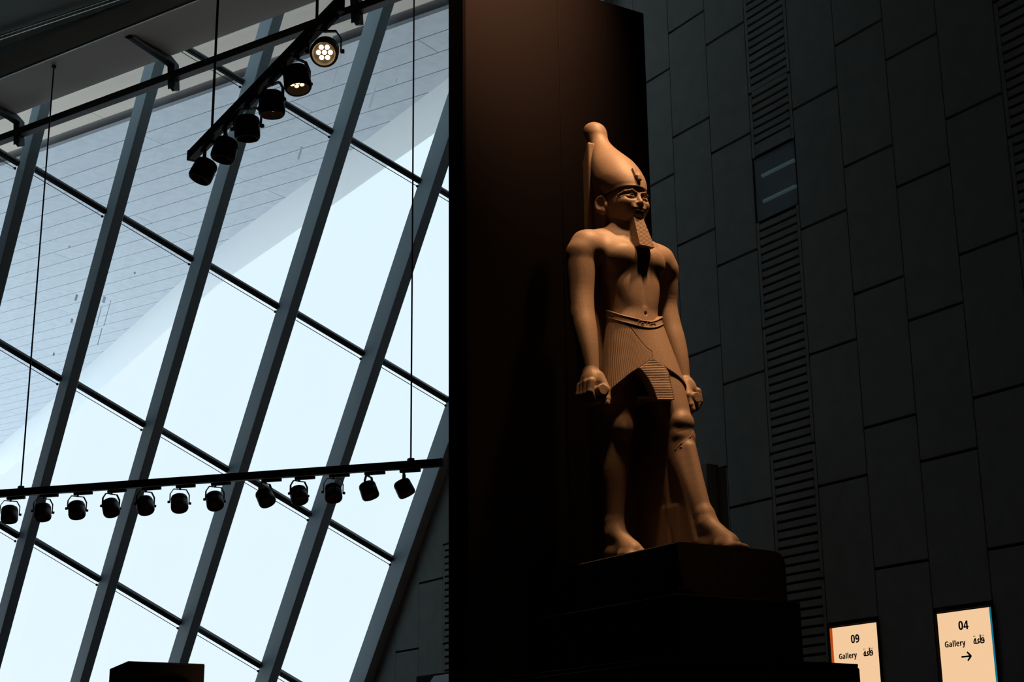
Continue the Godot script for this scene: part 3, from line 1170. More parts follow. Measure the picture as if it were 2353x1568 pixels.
func belt_mesh() -> ArrayMesh:
	var rows := []
	var prof := [[-0.02, 0.0], [0.014, 0.0], [0.019, -0.004], [0.019, -0.010], [0.014, -0.013], [0.014, -0.050], [0.018, -0.054], [0.018, -0.060], [0.0, -0.063]]
	for pr in prof:
		var row := PackedVector3Array()
		for c in 240:
			var a := TAU * c / 240
			var y: float = belt_top(a) + pr[1]
			var p := kilt_plan(y, a, pr[0])
			row.append(Vector3(p.x, y, p.y))
		rows.append(row)
	return sheet(rows, true, true)


func tab_mesh() -> ArrayMesh:
	# pleated tongue between the wraps: a pentagon that hangs over the left thigh
	var rows := []
	var n := 150
	for r in range(-1, n + 2):
		var t := clampf(float(r) / n, 0, 1)
		var y := lerpf(1.474, 1.147, t)
		var row := PackedVector3Array()
		var xl := keyed(-y, [[-1.475, -0.009], [-1.39, -0.118], [-1.35, -0.092], [-1.31, -0.068], [-1.235, -0.045], [-1.15, -0.031]])
		var xr := keyed(-y, [[-1.475, -0.007], [-1.385, 0.088], [-1.28, 0.083], [-1.15, 0.078]])
		for c in range(-1, 14):
			var u := clampf(c / 12.0, 0, 1)
			var x := lerpf(xl, xr, u)
			var z := front_z(x, y) + 0.016
			z += 0.0028 * (pow(absf(sin(t * PI * 25.0)), 0.6) - 1.0)
			if r == -1 or r == n + 1 or c == -1 or c == 13:
				z -= 0.07
			row.append(Vector3(x, y, z))
		rows.append(row)
	return sheet(rows, false)


func front_z(x: float, y: float) -> float:
	var t := clampf((1.80 - y) / 0.62, 0.0, 1.15)
	var half := lerpf(0.066, 0.150, t)
	var r := lerpf(0.143, 0.157, t)
	var cr := Vector2(-half, lerpf(-0.222, -0.215, t))
	var cl := Vector2(half, lerpf(-0.222, -0.045, t))
	# front of the hull of two circles at this x
	var ba := (cl - cr)
	var nrm := Vector2(-ba.y, ba.x).normalized()
	var p0 := cr + nrm * r
	var p1 := cl + nrm * r
	var u := clampf((x - p0.x) / (p1.x - p0.x), 0.0, 1.0)
	return lerpf(p0.y, p1.y, u)


func beard_mesh() -> ArrayMesh:
	var rows := []
	var n := 21
	var sect := func(t: float, g: float) -> PackedVector3Array:
		var y := lerpf(2.606, 2.342, t)
		var hx := lerpf(0.045, 0.070, t) * g
		var zf := lerpf(-0.125, -0.028, t)
		var zb := lerpf(-0.20, -0.128, t)
		var zc := (zf + zb) * 0.5
		var hz := (zf - zb) * 0.5 * g
		var out := PackedVector3Array()
		var lean := 0.012 * (1.0 - 0.0 * t)
		for e in [[-1, 1], [0, 1], [1, 1], [1, 0], [1, -1], [-1, -1], [-1, 0]]:
			out.append(Vector3(e[0] * hx, y - lean * e[1] * 0.0, zc + e[1] * hz))
		return out
	rows.append(sect.call(0.0, 0.02))
	for i in n:
		var a := float(i) / n
		var b := float(i + 1) / n
		rows.append(sect.call(a + 0.05 / n, 0.95))
		rows.append(sect.call(a + 0.28 / n, 1.0))
		rows.append(sect.call(b - 0.22 / n, 1.0))
		rows.append(sect.call(b - 0.02 / n, 0.95))
	rows.append(sect.call(1.0, 0.98))
	rows.append(sect.call(1.0, 0.02))
	return flat_sheet(rows)


# like sheet(), wrapped, but with hard edges
func flat_sheet(rows: Array) -> ArrayMesh:
	var st := SurfaceTool.new()
	st.begin(Mesh.PRIMITIVE_TRIANGLES)
	st.set_smooth_group(-1)
	var w: int = rows[0].size()
	for r in rows.size() - 1:
		for c in w:
			var d := (c + 1) % w
			var p: Vector3 = rows[r][c]
			var q: Vector3 = rows[r][d]
			var s: Vector3 = rows[r + 1][c]
			var t: Vector3 = rows[r + 1][d]
			for v in [p, q, s, q, t, s]:
				st.add_vertex(v)
	st.generate_normals()
	return st.commit()


func build_statue() -> void:
	var t := thing("statue", "striding pharaoh statue of reddish granite with tall white crown and pleated kilt", "statue", STATUE_AT)
	var body := body_field()
	var slabs := [body, body_field(), body_field(), body_field()]
	var cuts := [0, 128, 200, 264, 1 << 20]
	var head := head_field()
	var hr := hand_field(-1.0)
	var hl := hand_field(1.0)
	var jobs := [[head, Vector3(-0.22, 2.5, -0.5), Vector3(0.22, 3.0, 0.02), 0.0038, true], [hr, Vector3(-0.58, 1.03, -0.33), Vector3(-0.34, 1.47, 0.03), 0.005, true], [hl, Vector3(0.34, 1.03, -0.36), Vector3(0.58, 1.53, 0.03), 0.005, true]]
	for i in 4:
		slabs[i].y_from = cuts[i]
		slabs[i].y_to = cuts[i + 1]
		jobs.append([slabs[i], Vector3(-0.60, -0.02, -0.72), Vector3(0.60, 3.32, 0.74), 0.009, false])
	var threads := []
	for j in jobs:
		var th := Thread.new()
		th.start(j[0].mesh.bind(j[1], j[2], j[3], j[4]))
		threads.append(th)
	for th in threads:
		th.wait_to_finish()
	for i in range(1, 4):
		body.adopt(slabs[i])
	body.finish()
	part("body", join_arrays([body.arrays, head.arrays, hr.arrays, hl.arrays]), mats.granite, t)
	part("crown", crown_mesh(), mats.granite, t)
	var u := Field.new()
	u.box(Vector3(0, 2.945, -0.117), Vector3(0.028, 0.050, 0.020), 0.010, 0.01, false, Vector3(-0.45, 0, 0))
	u.box(Vector3(0, 2.898, -0.090), Vector3(0.019, 0.024, 0.022), 0.008, 0.014, false, Vector3(-0.2, 0, 0))
	u.ell(Vector3(0, 2.955, -0.094), Vector3(0.017, 0.030, 0.008), 0.006, true, Vector3(-0.45, 0, 0))
	for i in u.a.size():
		u.a[i] += Vector3(0, 0.01, -0.018)
	u.mesh(Vector3(-0.06, 2.84, -0.2), Vector3(0.06, 3.04, 0.0), 0.0045)
	part("cobra", join_arrays([u.arrays]), mats.granite, t)
	part("beard", beard_mesh(), mats.granite, t)
	part("kilt", kilt_mesh(), mats.granite, t)
	part("belt", belt_mesh(), mats.granite, t)
	part("kilt_tab", tab_mesh(), mats.granite, t)
	# old cracks, mended: one below the left knee, one round the left ankle
	var view := Vector3(-0.61, 0, 0.79)
	var side := Vector3(0.79, 0, 0.61)
	for cr in [[[-0.95, 0.765, 0.101], [-0.5, 0.785, 0.101], [-0.1, 0.825, 0.099], [0.3, 0.845, 0.098], [0.7, 0.88, 0.099], [1.1, 0.925, 0.100]], [[-0.2, 0.80, 0.101], [0.2, 0.79, 0.102], [0.55, 0.825, 0.1]], [[-1.2, 0.27, 0.068], [-0.8, 0.31, 0.069], [-0.3, 0.335, 0.071], [0.3, 0.345, 0.072], [1.0, 0.335, 0.071]]]:
		var ck := SurfaceTool.new()
		ck.begin(Mesh.PRIMITIVE_TRIANGLES)
		var prev := Vector3.ZERO
		for i in cr.size():
			var y: float = cr[i][1]
			var axis := Vector3(0.168, y, 0.05).lerp(Vector3(0.17, y, 0.085), (0.95 - y) / 0.27) if y > 0.68 else Vector3(0.17, y, 0.085).lerp(Vector3(0.174, y, 0.265), (0.68 - y) / 0.42)
			var p: Vector3 = axis + (view * cos(cr[i][0]) + side * sin(cr[i][0])) * (cr[i][2] + 0.003)
			if i:
				for h in 3:
					var q0 := prev.lerp(p, h / 3.0)
					var q1 := prev.lerp(p, (h + 1) / 3.0)
					var r := rod(q0, q1 + (q1 - q0) * 0.1, 0.0032, 6)
					ck.append_from(r[0], 0, Transform3D(r[2], r[1]))
			prev = p
		var co := part("crack", ck.commit(), mats.granite, t)
		co.set_meta("kind", "stuff")
	# oval plate with raised marks on the belt
	var plate := Field.new()
	for e in [[Vector3(-0.052, 0, 0), Vector3(0.052, 0, 0), 0.030], [Vector3(-0.052, 0, 0), Vector3(0.052, 0, 0), 0.0]]:
		pass
	for s in [-1.0, 1.0]:
		plate.cone(Vector3(-0.05, s * 0.024, 0), Vector3(0.05, s * 0.024, 0), 0.003, 0.003, 0.003)
		for i in 6:
			var a0 := -PI / 2 + PI * i / 6.0
			var a1 := -PI / 2 + PI * (i + 1) / 6.0
			plate.cone(Vector3(s * (0.05 + 0.024 * cos(a0)), 0.024 * sin(a0), 0), Vector3(s * (0.05 + 0.024 * cos(a1)), 0.024 * sin(a1), 0), 0.003, 0.003, 0.003)
		for i in 8:
			var a0 := TAU * i / 8.0
			var a1 := TAU * (i + 1) / 8.0
			plate.cone(Vector3(s * 0.036 + 0.011 * cos(a0), 0.011 * sin(a0), 0), Vector3(s * 0.036 + 0.011 * cos(a1), 0.011 * sin(a1), 0), 0.003, 0.003, 0.003)
	plate.cone(Vector3(-0.008, -0.012, 0), Vector3(0.006, 0.014, 0), 0.003, 0.003, 0.003)
	plate.mesh(Vector3(-0.09, -0.04, -0.01), Vector3(0.09, 0.04, 0.01), 0.0022)
	part("belt_plate", join_arrays([plate.arrays]), mats.granite, t, Vector3(-0.012, 1.740, front_z(-0.012, 1.740) + 0.0145), Basis.from_euler(Vector3(0.0, -0.11, 0.0)))
	# the block it stands on, carved from the same stone, coloured darker, with chipped edges
	var block := CSGCombiner3D.new()
	block.name = "base_block"
	block.material_override = mats.base_stone
	t.add_child(block, true)
	var prof := CSGPolygon3D.new()
	prof.name = "block"
	prof.polygon = PackedVector2Array([Vector2(-0.455, -0.335), Vector2(0.45, -0.335), Vector2(0.45, -0.085), Vector2(0.438, -0.045), Vector2(0.412, -0.018), Vector2(0.37, -0.005), Vector2(0.28, 0.0), Vector2(-0.452, 0.0), Vector2(-0.462, -0.008)])
	prof.depth = 1.47
	block.add_child(prof)
	prof.position.z = 0.76
	for ch in [[Vector3(-0.462, -0.25, 0.765), Vector3(0.05, 0.10, 0.05), Vector3(0.3, 0.6, 0.5)], [Vector3(-0.455, -0.16, 0.775), Vector3(0.035, 0.2, 0.03), Vector3(0.1, 0.7, 0.1)], [Vector3(-0.40, -0.33, 0.775), Vector3(0.16, 0.05, 0.06), Vector3(0.2, 0.1, -0.25)], [Vector3(-0.46, 0.0, -0.76), Vector3(0.08, 0.05, 0.06), Vector3(0.2, 0.4, 0.3)]]:
		var cut := CSGBox3D.new()
		cut.name = "chip"
		cut.operation = CSGShape3D.OPERATION_SUBTRACTION
		cut.size = ch[1]
		cut.position = ch[0]
		cut.rotation = ch[2]
		block.add_child(cut, true)
	statue_light()


func statue_light() -> void:
	# two narrow spots high above, the stronger one a little to the statue's left
	var to := STATUE_AT + Vector3(0.0, 2.75, -0.22)
	for e in [[Vector3(0.17, 0.951, 0.255), 100.0, "spotlight over the statue, above the picture, the one nearer the grey wall"], [Vector3(-0.09, 0.951, 0.29), 42.0, "spotlight over the statue, above the picture, the one nearer the glass"]]:
		var dir: Vector3 = e[0].normalized()
		var from: Vector3 = to + dir * 7.6
		make_spot("spotlight", e[2], "", from + Vector3(0, 0.295, 0), -dir, DIR_D, true, 2.0)
		var l := SpotLight3D.new()
		l.name = "statue_spot"
		l.light_color = Color(1.0, 0.75, 0.52)
		l.light_energy = e[1]
		l.spot_range = 40
		l.spot_attenuation = 2.0
		l.spot_angle = 12.5
		l.spot_angle_attenuation = 1.0
		l.light_size = 0.22
		l.shadow_enabled = true
		add_child(l, true)
		l.look_at_from_position(from - dir * 0.16, to)


# ------------------------------------------------------------------ what stands round the statue
func build_backdrop() -> void:
	var t := thing("backdrop", "tall black freestanding backdrop of two panels behind the statue", "backdrop", Vector3(6.683, 0, -9.88))
	part("core", cbox(Vector3(1.78, 8.14, 0.20), 0.004), mats.frame_black, t, Vector3(0, 4.07, -0.02))
	for s in [-1.0, 1.0]:
		part("panel", cbox(Vector3(0.902, 8.18, 0.05), 0.003), mats.backdrop_black, t, Vector3(s * 0.4535, 4.09, 0.115))
	part("side_panel", cbox(Vector3(0.03, 8.18, 0.225), 0.003), mats.backdrop_edge, t, Vector3(-0.8905, 4.09, -0.0245))
	part("side_panel", cbox(Vector3(0.03, 8.18, 0.225), 0.003), mats.backdrop_edge, t, Vector3(0.8905, 4.09, -0.0245))
	var a := thing("plinth", "black upper plinth block directly under the statue's own base", "plinth", Vector3(6.68, 2.415, -8.58))
	part("block", cbox(Vector3(1.05, 0.417, 1.56), 0.012), mats.plinth_black, a, Vector3(0, 0.2085, 0))
	var b := thing("plinth", "wide black lower plinth beneath the upper block, cutting across the 09 sign", "plinth", Vector3(6.68, 0, -8.6))
	part("block", cbox(Vector3(1.56, 2.395, 2.1), 0.015), mats.plinth_black, b, Vector3(0, 1.1975, 0))
	part("cap", cbox(Vector3(1.54, 0.02, 2.08), 0.006), mats.plinth_black, b, Vector3(0, 2.405, 0))
	# fixtures that light statue and backdrop hang from the roof above the picture
	var at := Vector3(4.9, 12.3, -7.4)
	make_spot("spotlight", "spotlight over the backdrop, above the picture, aimed at its top corner", "", at, (Vector3(5.7, 9.1, -9.74) - at).normalized(), DIR_D, true, 2.0)
	var l := SpotLight3D.new()
	l.name = "backdrop_spot"
	l.light_color = Color(1.0, 0.72, 0.54)
	l.light_energy = 780.0
	l.spot_range = 40
	l.spot_attenuation = 2.0
	l.spot_angle = 19.5
	l.spot_angle_attenuation = 1.0
	l.light_size = 0.06
	l.shadow_enabled = true
	add_child(l)
	var aim := (Vector3(5.7, 9.1, -9.74) - at + Vector3(0, 0.3, 0)).normalized()
	l.look_at_from_position(at + Vector3(0, -0.3, 0) + aim * 0.25, at + Vector3(0, -0.3, 0) + aim * 5.0)
	var c := thing("display_column", "slim dark column by the grey wall, just right of the statue's shin", "column", Vector3(15.4, 0, -18.55))
	part("shaft", cbox(Vector3(0.24, 6.56, 0.14), 0.01), mats.column_dark, c, Vector3(0, 3.28, 0))
	part("fin", cbox(Vector3(0.10, 6.5, 0.10), 0.01), mats.column_dark, c, Vector3(0.15, 3.25, 0.12))
	part("foot", cbox(Vector3(0.5, 0.04, 0.5), 0.01), mats.column_dark, c, Vector3(0, 0.02, 0))


func build_rail() -> void:
	var y := 14.2
	var p := 17.87
	var t := thing("pipe_rail", "long dark rail running diagonally under the ceiling edge, carried by steel brackets", "rail")
	bar_part("channel", mats.track_dark, t, pd(p, -29.0, y), pd(p, -6.0, y), 0.135, 0.12)
	bar_part("lip", mats.steel_dark, t, pd(p, -29.0, y - 0.068), pd(p, -6.0, y - 0.068), 0.16, 0.014)
	bar_part("lip", mats.steel_dark, t, pd(p, -29.0, y + 0.066), pd(p, -6.0, y + 0.066), 0.15, 0.012)
	var along := [-23.72, -19.45, -15.15]
	for i in 3:
		var poly := PackedVector2Array([Vector2(16.84, 14.565), Vector2(17.78, 14.56), Vector2(17.96, 14.46), Vector2(18.01, 13.97), Vector2(17.90, 13.93), Vector2(17.84, 13.97), Vector2(17.80, 14.40), Vector2(17.66, 14.43), Vector2(16.84, 14.545)])
		var b := part("bracket", prism(poly, along[i] - 0.035, along[i] + 0.035, DIR_N, Vector3.UP, DIR_D), mats.bracket, t)
		var flange := PackedVector2Array([Vector2(16.84, 14.545), Vector2(17.66, 14.43), Vector2(17.80, 14.40), Vector2(17.84, 13.97), Vector2(17.855, 13.97), Vector2(17.815, 14.415), Vector2(17.665, 14.445), Vector2(16.84, 14.56)])
		part("flange", prism(flange, along[i] - 0.09, along[i] + 0.09, DIR_N, Vector3.UP, DIR_D), mats.bracket, b)
		part("slot_shade", strip(16.78, 17.55, along[i] - 0.10, along[i] + 0.04, SOFFIT_Y - 0.012, 0.01), mats.joint_dark, b)  # dark plate painted for the shade inside a soffit slot


var spot_mesh := {}


func spot_meshes() -> void:
	if spot_mesh:
		return
	var prof := PackedVector2Array([Vector2(0, 0.135), Vector2(0.06, 0.134), Vector2(0.10, 0.126), Vector2(0.125, 0.108), Vector2(0.136, 0.08), Vector2(0.138, 0.05), Vector2(0.138, 0.046), Vector2(0.128, 0.042), Vector2(0.128, 0.034), Vector2(0.138, 0.030), Vector2(0.142, -0.09), Vector2(0.138, -0.115), Vector2(0.126, -0.135), Vector2(0.118, -0.137), Vector2(0.112, -0.125), Vector2(0.100, -0.05), Vector2(0.0, -0.048)])
	spot_mesh.body = lathe(prof, 32, true)
	var led := SphereMesh.new()
	led.radius = 0.024
	led.height = 0.026
	led.radial_segments = 14
	led.rings = 6
	spot_mesh.led = led
	spot_mesh.adapter = cbox(Vector3(0.055, 0.05, 0.34), 0.006)
	var stem := CylinderMesh.new()
	stem.top_radius = 0.018
	stem.bottom_radius = 0.018
	stem.height = 0.07
	stem.radial_segments = 12
	spot_mesh.stem = stem
	var u := PackedVector2Array([Vector2(-0.164, -0.31), Vector2(-0.164, -0.157), Vector2(-0.108, -0.069), Vector2(0.108, -0.069), Vector2(0.164, -0.157), Vector2(0.164, -0.31), Vector2(0.152, -0.31), Vector2(0.152, -0.161), Vector2(0.102, -0.081), Vector2(-0.102, -0.081), Vector2(-0.152, -0.161), Vector2(-0.152, -0.31)])
	spot_mesh.yoke = prism(u, -0.018, 0.018)
	var knob := CylinderMesh.new()
	knob.top_radius = 0.022
	knob.bottom_radius = 0.022
	knob.height = 0.028
	knob.radial_segments = 12
	spot_mesh.knob = knob


func make_spot(called: String, label: String, group: String, at: Vector3, aim: Vector3, run: Vector3, lit: bool, glow := 3.0) -> Node3D:
	spot_meshes()
	var t := thing(called, label, "spotlight", at, group)
	var run_z := run.normalized()
	var across := Vector3.UP.cross(run_z).normalized()
	var rb := Basis(across, Vector3.UP, run_z)
	part("adapter", spot_mesh.adapter, mats.lamp_black, t, Vector3(0, -0.029, 0) + run_z * 0.10, rb)
	part("stem", spot_mesh.stem, mats.lamp_black, t, Vector3(0, -0.05, 0))
	var side := aim.cross(Vector3.UP)
	side = Vector3(side.x, 0, side.z)
	side = side.normalized() if side.length() > 0.05 else run_z
	var yoke := part("yoke", spot_mesh.yoke, mats.lamp_black, t, Vector3.ZERO, Basis(side, Vector3.UP, side.cross(Vector3.UP)))
	for s in [-1.0, 1.0]:
		part("knob", spot_mesh.knob, mats.lamp_black, yoke, Vector3(s * 0.178, -0.295, 0), Basis(Vector3.UP, Vector3.RIGHT, Vector3.FORWARD))
	var y := -aim
	var z := side.cross(y).normalized()
	var body := part("housing", spot_mesh.body, mats.lamp_black, t, Vector3(0, -0.295, 0), Basis(side, y, z))
	for i in 7:
		var p := Vector3(0, -0.052, 0)
		if i > 0:
			p += Vector3(0.058 * cos(TAU * i / 6.0), 0, 0.058 * sin(TAU * i / 6.0))
		var m: StandardMaterial3D = mats.speaker_black
		if lit:
			m = mats.get("led%d" % int(glow))
			if m == null:
				m = mat("led%d" % int(glow), Color(0.9, 0.85, 0.75), 0.4)
				m.emission_enabled = true
				m.emission = Color(1.0, 0.86, 0.64)
				m.emission_energy_multiplier = glow
		part("led", spot_mesh.led, m, body, p)
	return t


func lamp_light(at: Vector3, aim: Vector3, energy: float) -> void:
	var l := SpotLight3D.new()
	l.name = "track_lamp_light"
	l.light_color = Color(1.0, 0.76, 0.5)
	l.light_energy = energy
	l.spot_angle = 30
	l.spot_angle_attenuation = 1.0
	l.spot_range = 60
	l.spot_attenuation = 2.0
	l.light_size = 0.08
	l.shadow_enabled = true
	add_child(l, true)
	l.look_at_from_position(at + Vector3(0, -0.295, 0) + aim * 0.075, at + aim * 8.0)


func build_tracks() -> void:
	# the short track that hangs end-on
	var y := 9.06
	var t := thing("lighting_track", "short dark lighting track hung by two cables, running steeply across the glass", "track")
	var on := func(z: float, h: float) -> Vector3: return Vector3(5.945 - (z + 12.455) * 0.0297, h, z)
	var run := Vector3(-0.0297, 0, 1).normalized()
	bar_part("rail", mats.track_dark, t, on.call(-12.45, y), on.call(-16.70, y), 0.10, 0.12)
	for z in [-12.44, -16.71]:
		part("end_cap", cbox(Vector3(0.108, 0.128, 0.03), 0.004), mats.lamp_black, t, on.call(z, y), Basis(Vector3.UP.cross(run), Vector3.UP, run))
	for z in [-12.99, -16.015]:
		rod_part("cable", mats.cable, t, on.call(z, y + 0.06), on.call(z, SOFFIT_Y + 0.1), 0.016, 8)
		part("clamp", cbox(Vector3(0.05, 0.04, 0.09), 0.006), mats.lamp_black, t, on.call(z, y + 0.075))
	var zs := [-12.765, -13.465, -14.145, -14.85, -15.535, -16.24]
	var aims := [Vector3(-0.40, -0.60, 0.66), Vector3(0.05, -0.94, 0.20), Vector3(0.05, -0.985, -0.02), Vector3(0.05, -0.985, -0.05), Vector3(-0.22, -0.97, -0.1), Vector3(-0.36, -0.92, -0.12)]
	var words := ["lit black spotlight at the upper end of the hanging track, its seven lamps glowing", "black spotlight second from the upper end of the hanging track, rim glowing amber", "black spotlight third from the upper end of the hanging track", "black spotlight fourth from the upper end of the hanging track", "black spotlight fifth from the upper end of the hanging track", "black spotlight at the lower left end of the hanging track"]
	for i in 6:
		var aim: Vector3 = aims[i].normalized()
		var at: Vector3 = on.call(zs[i], y - 0.062)
		make_spot("spotlight", words[i], "spotlights on the hanging track", at, aim, run, i < 3, [7.0, 2.0, 1.0, 0.0, 0.0, 0.0][i])
		if i < 2:
			lamp_light(at, aim, [0.25, 0.15][i])
	# the long track low in front of the glass
	var a := Vector3(6.604, 6.646, -26.648)
	var d := Vector3(0.66999, 0, 0.74237)
	var lo := thing("lighting_track", "long dark lighting track low in front of the glass, hung by two thin cables", "track")
	bar_part("rail", mats.track_dark, lo, a - d * 1.6, a + d * 7.86, 0.10, 0.125)
	part("end_cap", cbox(Vector3(0.11, 0.135, 0.03), 0.004), mats.lamp_black, lo, a + d * 7.87, Basis(Vector3.UP.cross(d), Vector3.UP, d))
	var c0 := a + d * 0.40
	var c1 := a + d * 7.36
	rod_part("cable", mats.cable, lo, c0, Vector3(c0.x, SOFFIT_Y + 0.1, c0.z), 0.014, 8)
	rod_part("cable", mats.cable, lo, c1, Vector3(c1.x, 18.2, c1.z), 0.014, 8)
	for c in [c0, c1]:
		part("clamp", cbox(Vector3(0.09, 0.05, 0.09), 0.006), mats.lamp_black, lo, c + Vector3(0, 0.08, 0))
	part("ceiling_cup", cbox(Vector3(0.07, 0.05, 0.07), 0.008), mats.lamp_black, lo, Vector3(c0.x, SOFFIT_Y - 0.03, c0.z))
	var ts := [0.22, 0.85, 1.49, 2.12, 2.75, 3.37, 4.0, 4.89, 5.47, 6.06, 6.66, 7.25]
	var order := ["first", "second", "third", "fourth", "fifth", "sixth", "seventh", "eighth", "ninth", "tenth", "eleventh", "last"]
	var tilt := [[0.1, 0.25], [0.15, 0.3], [0.2, 0.35], [0.35, 0.4], [0.3, 0.45], [0.15, 0.4], [0.25, 0.45], [0.5, 0.35], [0.25, 0.35], [0.1, 0.4], [0.35, 0.15], [0.5, 0.05]]
	var to_cam := Vector3(-0.45, -0.15, 0.88)
	var right := Vector3(0.89, 0, 0.45)
	for i in 12:
		var aim: Vector3 = (Vector3.DOWN + right * tilt[i][0] + to_cam * tilt[i][1]).normalized()
		make_spot("spotlight", "%s black spotlight from the left on the long low track" % order[i], "spotlights on the long low track", a + d * ts[i] + Vector3(0, -0.064, 0), aim, d, false)


# ------------------------------------------------------------------ gallery signs
func stroke(points: Array, wide: float) -> Array:
	var line := PackedVector2Array(points)
	return Geometry2D.offset_polyline(line, wide * 0.5, Geometry2D.JOIN_ROUND, Geometry2D.END_ROUND)


func on_wall(poly: PackedVector2Array, thick: float, at: Vector3) -> ArrayMesh:
	# poly in metres: x to the right in the picture (towards +z), y up; extruded out of the wall
	return prism(poly, 0.0, thick, Vector3.BACK, Vector3.UP, Vector3.LEFT, at)


func arabic_hall(h: float) -> Array:
	# the word for gallery, as strokes; h is the height of the tall letter
	var w := 0.14
	var out := []
	var loop := []
	for i in 13:
		var a := TAU * i / 12.0
		loop.append(Vector2(1.49 + 0.16 * cos(a), 0.44 + 0.17 * sin(a)))
	out.append(loop.slice(0, 7))
	out.append(loop.slice(6, 13))
	out.append([Vector2(1.65, 0.42), Vector2(1.68, 0.2), Vector2(1.62, 0.05), Vector2(1.5, 0.0), Vector2(1.16, 0.0)])
	out.append([Vector2(1.16, 0.0), Vector2(1.14, 1.0)])
	out.append([Vector2(0.96, 0.46), Vector2(0.84, 0.50), Vector2(0.73, 0.42), Vector2(0.73, 0.28), Vector2(0.84, 0.18), Vector2(0.97, 0.16)])
	out.append([Vector2(0.97, 0.16), Vector2(0.80, 0.02), Vector2(0.40, 0.0)])
	out.append([Vector2(0.42, 0.0), Vector2(0.36, 0.1), Vector2(0.34, 0.60), Vector2(0.14, 0.38), Vector2(0.06, 0.16)])
	out.append([Vector2(0.06, 0.16), Vector2(0.14, 0.02), Vector2(0.36, 0.0)])
	for d in [Vector2(1.42, 0.86), Vector2(1.62, 0.88), Vector2(0.08, 0.86), Vector2(0.28, 0.88)]:
		out.append([d, d + Vector2(0.05, 0.0)])
	var polys := []
	for s in out:
		var pts := []
		for p in s:
			pts.append((p - Vector2(0.87, 0.4)) * h)
		for poly in stroke(pts, w * h):
			if not Geometry2D.is_polygon_clockwise(poly):
				polys.append(poly)
	return polys


func letters(txt: String, height: float, bold: bool) -> TextMesh:
	var m := TextMesh.new()
	var f := SystemFont.new()
	f.font_names = PackedStringArray(["Droid Sans"])
	if bold:
		f.font_weight = 700
	m.font = f
	m.text = txt
	m.font_size = 64
	m.depth = 0.004
	m.curve_step = 1.0
	m.pixel_size = height / 64.0 / 0.71
	return m


func gallery_sign(number: String, label: String, z0: float, z1: float, stripe: Color, stripe_left: bool, arrow: bool, zn: float, zg: float, za: float, dy: float) -> void:
	var zc := (z0 + z1) * 0.5
	var x := WALL_X
	var t := thing("gallery_sign", label, "sign", Vector3(x, 0, zc))
	var rel := func(z: float, y: float) -> Vector3: return Vector3(0.012, y, z - zc)
	var frame_w := 1.0
	for e in [[0.02, 3.94, -0.495, 0.01], [0.02, 3.94, 0.495, 0.01]]:
		part("frame", cbox(Vector3(0.14, 3.90, 0.02), 0.003), mats.frame_black, t, Vector3(0.05, 1.96, e[2]))
	part("frame", cbox(Vector3(0.14, 0.045, frame_w), 0.003), mats.frame_black, t, Vector3(0.05, 3.932, 0))
	part("back_box", cbox(Vector3(0.06, 3.88, 0.96), 0.003), mats.frame_black, t, Vector3(0.085, 1.95, 0))
	var m := mat("screen_" + number, Color(0.1, 0.1, 0.1), 0.5)
	m.emission_enabled = true
	m.emission = Color(0.955, 0.79, 0.615)
	m.emission_energy_multiplier = 1.0
	part("lit_panel", cbox(Vector3(0.03, 3.5, z1 - z0), 0.002), m, t, Vector3(0.032, 3.892 - 1.75, 0))
	var s := mat("stripe_" + number, stripe, 0.6)
	s.emission_enabled = true
	s.emission = stripe
	s.emission_energy_multiplier = 0.75
	part("colour_stripe", cbox(Vector3(0.036, 3.5, 0.05), 0.002), s, t, Vector3(0.030, 3.892 - 1.75, (z0 - zc + 0.025) if stripe_left else (z1 - zc - 0.012)))
	var face := Basis(Vector3.BACK, Vector3.UP, Vector3.LEFT)
	part("number", letters(number, 0.112, true), mats.ink, t, rel.call(zn, 3.70 + dy), face)
	part("word_gallery", letters("Gallery", 0.074, true), mats.ink, t, rel.call(zg, 3.478 + dy), face)
	var k := SurfaceTool.new()
	k.begin(Mesh.PRIMITIVE_TRIANGLES)
	for poly in arabic_hall(0.105):
		k.append_from(on_wall(poly, 0.006, Vector3.ZERO), 0, Transform3D.IDENTITY)
	part("word_arabic", k.commit(), mats.ink, t, rel.call(za, 3.495 + dy) + Vector3(0.005, 0, 0))
	if arrow:
		var q := SurfaceTool.new()
		q.begin(Mesh.PRIMITIVE_TRIANGLES)
		for line in [[Vector2(-0.08, 0), Vector2(0.075, 0)], [Vector2(0.02, 0.055), Vector2(0.08, 0), Vector2(0.02, -0.055)]]:
			for poly in stroke(line, 0.022):
				q.append_from(on_wall(poly, 0.006, Vector3.ZERO), 0, Transform3D.IDENTITY)
		part("arrow", q.commit(), mats.ink, t, rel.call(zn, 3.30) + Vector3(0.005, 0, 0))
	var l := AreaLight3D.new()
	l.name = "sign_light"
	l.area_size = Vector2(z1 - z0, 3.4)
	l.light_color = Color(0.955, 0.79, 0.615)
	l.light_energy = 0.25
	l.shadow_enabled = true
	add_child(l, true)
	l.look_at_from_position(Vector3(x - 0.03, 2.15, zc), Vector3(x - 1.0, 2.15, zc))


